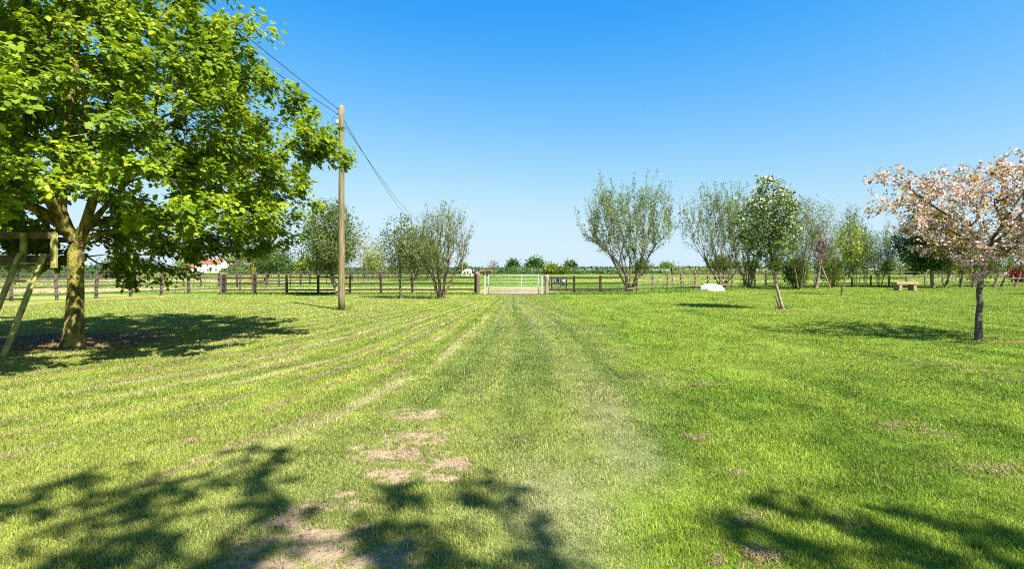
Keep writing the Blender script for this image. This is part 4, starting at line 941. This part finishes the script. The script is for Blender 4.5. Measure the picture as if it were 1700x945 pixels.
wire((pb.x-.15, pb.y, H-.1), (-7.4, -14, 8.6), .55, 'upper overhead wire from the utility pole over the maple')
wire((pb.x-.15, pb.y, H-.3), (-8.4, -14, 8.2), .6, 'lower overhead wire from the utility pole over the maple')
far_p = Vector((-11.3, 68, 0))
wire((pb.x+.1, pb.y, H-.55), (far_p.x-.12, 68, 6.9), 1.1, 'left one of the two wires running down from the pole to the far trees')
wire((pb.x+.12, pb.y, H-.75), (far_p.x+.12, 68, 7.1), .75, 'right one of the two wires running down from the pole to the far trees')
utility_pole(far_p, 7.1, 'far utility pole hidden in the multi stemmed tree', detail=False)
for px, top, Y, lab in ((767.5, 431, 130, 'tallest thin distant pole left of the gate'), (772.5, 434, 150, 'second thin distant pole left of the gate'), (1160, 440, 260, 'tiny distant pole on the horizon between the alders'), (1013, 443, 280, 'tiny distant pole left of the big alder')):
    utility_pole(((px-850)/F*Y, Y, 0), CH+(447-top)/F*Y, lab, r0=.15, r1=.1, detail=False)

# ------------------------------------------------------------------ ladder and tree platform at the left edge
def platform():
    y = 9.82; z1 = CH+13/F*y; z2 = CH+56/F*y                         # lower beam and top rail
    root = empty('tree_platform', (-10.6, y, 0), 'mossy timber play platform built against the maple trunk', 'play platform')
    x0, x1 = -2.4, 1.82
    MB().beam((x0, 0, z1), (x1, 0, z1), .08, .15).build('beam', M['darkbeam'], root, bev=.006)
    MB().beam((x0, 1.5, z1), (.8, 1.5, z1), .08, .15).build('beam', M['darkbeam'], root, bev=.006)
    MB().beam((x0, 0, z2), (x1+.05, 0, z2), .06, .135).build('top_rail', M['darkbeam'], root, bev=.006)  # dark wood colour on this rail stands in for the shade over it
    MB().beam((x0, 1.5, z2), (.8, 1.5, z2), .06, .12).build('top_rail', M['greenwood'], root, bev=.006)
    d = MB()
    for k in range(10):
        xe = x1-.25-.07*k; d.box(((x0+xe)/2, .1+k*.15, z1+.095), (xe-x0, .135, .03))
    d.build('deck', M['darkbeam'], root)
    for px in (44, 94.5):
        x = (px-850)/F*y+10.6; MB().beam((x, -.06, z1-.13), (x, -.06, z2+.05), .1, .06, up=Vector((0, 1, 0))).build('upright', M['greenwood'], root, bev=.005)
    for x, yy in ((x0+.05, .07), (x0+.05, 1.43)): MB().box((x, yy, z2/2-.08), (.1, .1, z2+.0)).build('leg', M['greenwood'], root, bev=.006)
platform()
def ladder():
    root = empty('ladder', (-9.0, 9.05, 0), 'wooden ladder leaning against the play platform left of the maple', 'ladder')
    top = Vector((.14, .64, 1.86)); L = Vector((-.44, 0, 0))
    up = Vector((0, 1, 0))
    for o in (Vector((0, 0, -.02)), L): MB().beam(o, o+top, .095, .05, up=up).build('stringer', M['greenwood'], root, bev=.006)
    for k in range(1, 6):
        c_ = top*(k/5.6); MB().beam(c_+L+Vector((.03, .03, 0)), c_+Vector((-.03, .03, 0)), .07, .032).build('rung', M['greenwood'], root)
ladder()

# ------------------------------------------------------------------ boulder, stone, bench, stump
def rock(name, loc, size, mat, lab, cat, seed, sub=4):
    bm = bmesh.new(); bmesh.ops.create_icosphere(bm, subdivisions=sub, radius=1); r = np.random.default_rng(seed)
    for v in bm.verts:
        n = fbm(np.array([v.co.x*1.6+seed]), np.array([v.co.y*1.6+v.co.z*2]), 4, seed)[0]; k = .82+.4*n
        v.co = Vector((v.co.x*size[0]*k, v.co.y*size[1]*k, max(-.1, v.co.z)*size[2]*k))
    me = bpy.data.meshes.new(name); bm.to_mesh(me); bm.free()
    for p in me.polygons: p.use_smooth = True
    me.materials.append(mat); o = bpy.data.objects.new(name, me); COL.objects.link(o); o.location = loc; tag(o, lab, cat); return o
b = ground(1184, 483.5)
rock('boulder', (b.x, b.y+.3, 0), (.86, .5, .5), M['chalk'], 'low rounded bright white boulder at the lawn edge in front of the alder', 'boulder', 12)
b2 = ground(1177, 484)
rock('stone', (b2.x, b2.y-.2, 0), (.29, .2, .2), M['stone'], 'small brown stone lying against the white boulder', 'stone', 5, 3)
def bench():
    g_ = ground(1502, 482.5); root = empty('sleeper_bench', g_, 'low bench of a thick timber sleeper on two square blocks at the right lawn edge', 'bench', rz=math.radians(14))
    MB().box((0, 0, .53), (2.05, .5, .2)).build('seat', M['sleeper'], root, bev=.012)
    for x in (-.62, .72): MB().box((x, 0, .215), (.3, .44, .43)).build('block', M['sleeper_dark'], root, bev=.01)
bench()
s = at(1118, 469, 58); st = empty('tree_stump', (s.x, 58, 0), 'short reddish brown stump standing in the paddock between the alders', 'stump')
MB().tube([(0, 0, -.05), (0, 0, .1), (.01, 0, .4), (0, .02, .72)], [.3, .23, .2, .19], 12).build('trunk', M['sleeper_dark'], st, True)

# ------------------------------------------------------------------ horses
def horse(loc, rz, coat, lab, grazing=False, rug=False, s=1.0):
    root = empty('horse', loc, lab, 'horse', 'horses in the paddock', rz=rz); root.scale = (s, s, s)
    P = [(0, 0, 1.22), (.38, 0, 1.22), (.68, 0, 1.28), (-.35, 0, 1.2), (-.7, 0, 1.25)]; rr = [.31, .32, .24, .33, .26]; E = [(0, 1), (1, 2), (0, 3), (3, 4)]
    def add(p, r_, par): P.append(p); rr.append(r_); E.append((par, len(P)-1)); return len(P)-1
    if grazing:
        a = add((.95, 0, 1.1), .17, 2); a = add((1.22, 0, .72), .12, a); a = add((1.32, 0, .42), .11, a); a = add((1.38, 0, .12), .07, a)
    else:
        a = add((.9, 0, 1.52), .17, 2); a = add((1.08, 0, 1.8), .13, a); a = add((1.22, 0, 1.9), .12, a); a = add((1.46, 0, 1.68), .075, a)
    for sy in (-1, 1):
        a = add((.52, sy*.16, .95), .13, 2); a = add((.54, sy*.16, .55), .075, a); a = add((.54, sy*.16, .2), .05, a); add((.58, sy*.16, .04), .06, a)
        a = add((-.66, sy*.17, .98), .17, 4); a = add((-.56, sy*.17, .72), .11, a); a = add((-.78, sy*.17, .5), .07, a); a = add((-.74, sy*.17, .18), .05, a); add((-.7, sy*.17, .04), .06, a)
    me = bpy.data.meshes.new('body'); me.from_pydata(P, E, []); o = bpy.data.objects.new('body', me); COL.objects.link(o)
    sm = o.modifiers.new('skin', 'SKIN'); sm.use_smooth_shade = True
    for v, r_ in zip(me.skin_vertices[0].data, rr): v.radius = (r_, r_)
    me.skin_vertices[0].data[0].use_root = True; su = o.modifiers.new('sub', 'SUBSURF'); su.levels = 1; su.render_levels = 1
    bpy.context.view_layer.update(); dg = bpy.context.evaluated_depsgraph_get(); m2 = bpy.data.meshes.new_from_object(o.evaluated_get(dg)); m2.name = 'body'
    bpy.data.objects.remove(o); m2.materials.clear(); m2.materials.append(M[coat]); b = bpy.data.objects.new('body', m2); COL.objects.link(b); b.parent = root
    MB().tube([(-.9, 0, 1.32), (-1.05, 0, 1.2), (-1.1, 0, .8), (-1.06, 0, .45)], [.05, .07, .09, .04], 7).build('tail', M[coat], root, True)
    if rug: MB().tube([(-.6, 0, 1.24), (-.3, 0, 1.24), (.1, 0, 1.24), (.45, 0, 1.26)], [.3, .37, .37, .33], 14).build('rug', M['rug'], root, True)
horse(((778-850)/F*105, 105, 0), math.radians(200), 'horse_white', 'white horse grazing in the paddock just left of the gate', True, s=1.05)
horse(((786-850)/F*98, 98, 0), math.radians(185), 'horse_white', 'pale horse in a dark rug grazing beside the white horse', True, rug=True, s=.8)
horse(((800-850)/F*100, 100, 0), math.radians(15), 'horse_brown', 'brown horse grazing behind the gap between gate and strainer post', True, s=.95)
horse(((813-850)/F*100, 100, 0), math.radians(165), 'horse_brown', 'brown horse grazing behind the left end of the gate', True)

# ------------------------------------------------------------------ farmhouse and barn far left
def house():
    Y = 285; x0 = (324-850)/F*Y; x1 = (365-850)/F*Y; W = x1-x0; D = 8; eh = 4.7; rh = 7.3
    root = empty('farmhouse', (x0, Y, 0), 'white two storey farmhouse with a red tiled roof far across the left paddock', 'house')
    m = MB(); m.box((W/2, D/2, eh/2), (W, D, eh)); m.poly([(0, 0, eh), (0, D, eh), (0, D/2, rh-.15)]); m.poly([(W, 0, eh), (W, D, eh), (W, D/2, rh-.15)]); m.build('wall', M['white_wall'], root)
    def roof(xa, xb, ya, yb, e, h, par, ov=.35):
        q = MB(); ym = (ya+yb)/2
        for (yy, sgn) in ((ya-ov, 1), (yb+ov, -1)):
            q.poly([(xa-ov, yy, e-.12), (xb+ov, yy, e-.12), (xb+ov, ym, h), (xa-ov, ym, h)]); q.poly([(xa-ov, yy, e-.3), (xb+ov, yy, e-.3), (xb+ov, ym, h-.18), (xa-ov, ym, h-.18)])
            q.poly([(xa-ov, yy, e-.12), (xb+ov, yy, e-.12), (xb+ov, yy, e-.3), (xa-ov, yy, e-.3)])
        for xx in (xa-ov, xb+ov): q.poly([(xx, ya-ov, e-.12), (xx, ym, h), (xx, yb+ov, e-.12), (xx, yb+ov, e-.3), (xx, ym, h-.18), (xx, ya-ov, e-.3)])
        return q.build('roof', M['tile'], par)
    rf = roof(0, W, 0, D, eh, rh, root)
    for x in (W*.12, W*.86): MB().box((x, D/2, rh+.3), (.8, .8, 1.8)).build('chimney', M['brick'], rf)
    for x in (W*.22, W*.5, W*.84):
        for z, h in ((3.75, 1.2), (1.35, 1.4)):
            if x == W*.5 and z < 2: z, h = 1.2, 1.3
            wi = MB().box((x, -.03, z), (1.7 if x != W*.5 else 1.1, .1, h)).build('window', M['white_wall'], root)
            for k in (-1, 1): MB().box((x+k*.33*(1 if x != W*.5 else .62), -.1, z), (.52 if x != W*.5 else .36, .05, h-.25)).build('pane', M['glass'], wi)
    MB().box((W*.63, -.05, 1.05), (1.0, .12, 2.1)).build('door', M['dark_boards'], root)
    MB().poly([(W*.63-1.0, -.1, 2.35), (W*.63, -.1, 3.0), (W*.63+1.0, -.1, 2.35), (W*.63, -1.0, 2.75)]).box((W*.63, -.5, 2.3), (2.0, .9, .12)).build('porch_roof', M['tile'], root)
    # low side wing
    w2 = (324-303)/F*Y
    MB().box((-w2/2, D/2+.5, 1.2), (w2-.1, D-2, 2.4)).build('side_wing', M['white_wall'], root)
    q = MB(); q.poly([(-w2-.3, 1.2, 2.3), (-.05, 1.2, 2.3), (-.05, D/2+.5, 4.6), (-w2+2.8, D/2+.5, 4.6)]); q.poly([(-w2-.3, D-.2, 2.3), (-.05, D-.2, 2.3), (-.05, D/2+.5, 4.6), (-w2+2.8, D/2+.5, 4.6)]); q.poly([(-w2-.3, 1.2, 2.3), (-w2-.3, D-.2, 2.3), (-w2+2.8, D/2+.5, 4.6)]); q.poly([(-w2-.3, 1.2, 2.3), (-.05, 1.2, 2.3), (-.05, D-.2, 2.3), (-w2-.3, D-.2, 2.3)]); q.poly([(-.05, 1.2, 2.3), (-.05, D-.2, 2.3), (-.05, D/2+.5, 4.6)])
    q.build('wing_roof', M['tile'], root)
house()
def barn():
    Y = 300; x0 = (370-850)/F*Y; x1 = (416-850)/F*Y; W = x1-x0; D = 14
    root = empty('barn', (x0, Y, 0), 'low dark boarded barn with a grey sheet roof right of the farmhouse', 'barn')
    MB().box((W/2, D/2, 1.7), (W, D, 3.4)).build('wall', M['dark_boards'], root)
    q = MB(); e, h, ov = 3.4, 5.6, .4
    for a in ((-ov, D/2), (D+ov, D/2)):
        q.poly([(-ov, a[0], e), (W+ov, a[0], e), (W*.6, a[1], h), (W*.1, a[1], h)])
    q.poly([(-ov, -ov, e), (-ov, D+ov, e), (W*.1, D/2, h)]); q.poly([(W+ov, -ov, e), (W+ov, D+ov, e), (W*.6, D/2, h)]); q.poly([(-ov, -ov, e), (W+ov, -ov, e), (W+ov, D+ov, e), (-ov, D+ov, e)])
    q.build('roof', M['grey_roof'], root)
    MB().box((W*.25, -.06, 1.4), (3, .12, 2.8)).build('door', M['fence_grey'], root)
barn()

# ------------------------------------------------------------------ tree behind the viewer whose boughs shade the foreground
def shade_tree():
    r = np.random.default_rng(77); sk = Skel(77); base = Vector((7.0, -8.2, 0))
    root = empty('sycamore_tree', base, 'sycamore with spreading boughs behind the viewer that shades the near lawn', 'tree')
    tr = sk.chain([(0, 0, 0), (0, 0, 1.2), (.05, 0, 2.6), (0, .1, 4.2), (-.1, .2, 5.6), (-.3, .5, 7.0), (-.5, .9, 8.4)])
    sk.chain([(-1.0, 1.2, 7.9), (-2.0, 2.1, 8.6), (-3.0, 3.0, 9.2)], tr[-3]); sk.chain([(-.2, 1.4, 7.6), (-.1, 2.3, 8.6), (0, 3.2, 9.2)], tr[-3])
    blobs = [(40, 830, .13, 3), (15, 838, .08, 1), (165, 793, .06, 2), (175, 818, .06, 2), (200, 853, .1, 3), (125, 878, .09, 2), (245, 893, .1, 3), (200, 923, .16, 5), (125, 935, .15, 4), (60, 945, .12, 2), (235, 798, .03, 1), (275, 816, .04, 1), (320, 803, .03, 1), (368, 806, .03, 1),
             (395, 750, .04, 1), (400, 772, .03, 1), (465, 755, .06, 2), (465, 803, .07, 3), (462, 785, .03, 1), (395, 836, .08, 3), (440, 850, .06, 2), (465, 858, .04, 1), (330, 925, .07, 2), (410, 923, .08, 3), (425, 940, .07, 2),
             (645, 813, .04, 2), (660, 835, .05, 2), (670, 858, .06, 2), (630, 890, .1, 4), (615, 905, .08, 2), (685, 888, .07, 2), (770, 818, .05, 1), (765, 835, .04, 1), (828, 810, .04, 1), (845, 838, .05, 2), (725, 928, .08, 2), (690, 940, .07, 2), (879, 858, .05, 2), (879, 915, .06, 2), (905, 935, .08, 2), (800, 940, .06, 1),
             (1211, 874, .05, 2), (1250, 888, .05, 2), (1286, 903, .05, 2), (1345, 932, .07, 2), (1257, 833, .04, 1), (1300, 845, .05, 2), (1344, 857, .06, 2), (1390, 866, .06, 2), (1431, 874, .06, 2), (1490, 898, .08, 3), (1520, 915, .07, 2), (1548, 932, .08, 2), (1461, 851, .04, 1), (1505, 860, .05, 1), (1548, 868, .06, 2), (1595, 878, .07, 2), (1635, 886, .07, 2), (1700, 905, .09, 3), (1660, 925, .08, 2), (1410, 940, .05, 1)]
    T = []
    for px, py, s_, n in blobs:
        g_ = ground(px, py)
        z = 9.6+r.uniform(-.3, .6); L = z/math.tan(SUN_EL); c_ = np.array([g_.x+math.sin(SUN_AZ)*L-base.x, g_.y+math.cos(SUN_AZ)*L-base.y, z])
        for k in range(n): T.append(c_+r.normal(0, s_*.6, 3))
    T = np.array(T); T = T[np.argsort(np.linalg.norm(T-np.array([0, 0, 5]), axis=1))]
    sk.grow(T, asc=-.4, step=.4, wob=.1, pathw=.15, upb=.2, minlen=4)
    prof = [(5, 1.5), (7, 3.2), (9, 3.4), (11, 2.5), (12.5, .6)]; T2 = profile_targets(r, 240, prof, .5, .5, -1.2); T2 = T2[T2[:, 1] < .6]
    k0 = len(sk.chains); sk.grow(T2, asc=-.3, step=.5, wob=.1, pathw=.2, upb=.2, minlen=3)
    rad = sk.radii(.006, .2)
    for i, p_ in enumerate(sk.p):
        if p_[1] > 1.4: rad[i] = min(rad[i], .013)
    q1, d1, cl1 = leaf_points(sk, 17, .25, .075, r, tips=[c for c in sk.chains[3:k0]])
    q2, d2, cl2 = leaf_points(sk, 20, .8, .14, r, tips=sk.chains[k0:])
    q_ = np.concatenate([q1, q2]); d = np.concatenate([d1, d2]); m = len(q_)
    Lf = leaves(q_, d*.5+r.normal(0, .5, (m, 3)), r.normal(0, .4, (m, 3))+np.array([0, 0, 1]), .13*r.uniform(.6, 1.3, m), r.uniform(0, 1, m), MAPLE, MAPLE_F)
    finish_tree(root, sk, rad, M['bark_brown'], [('crown', Lf, M['leaf_maple'])], flare=.4, sides=10)
shade_tree()
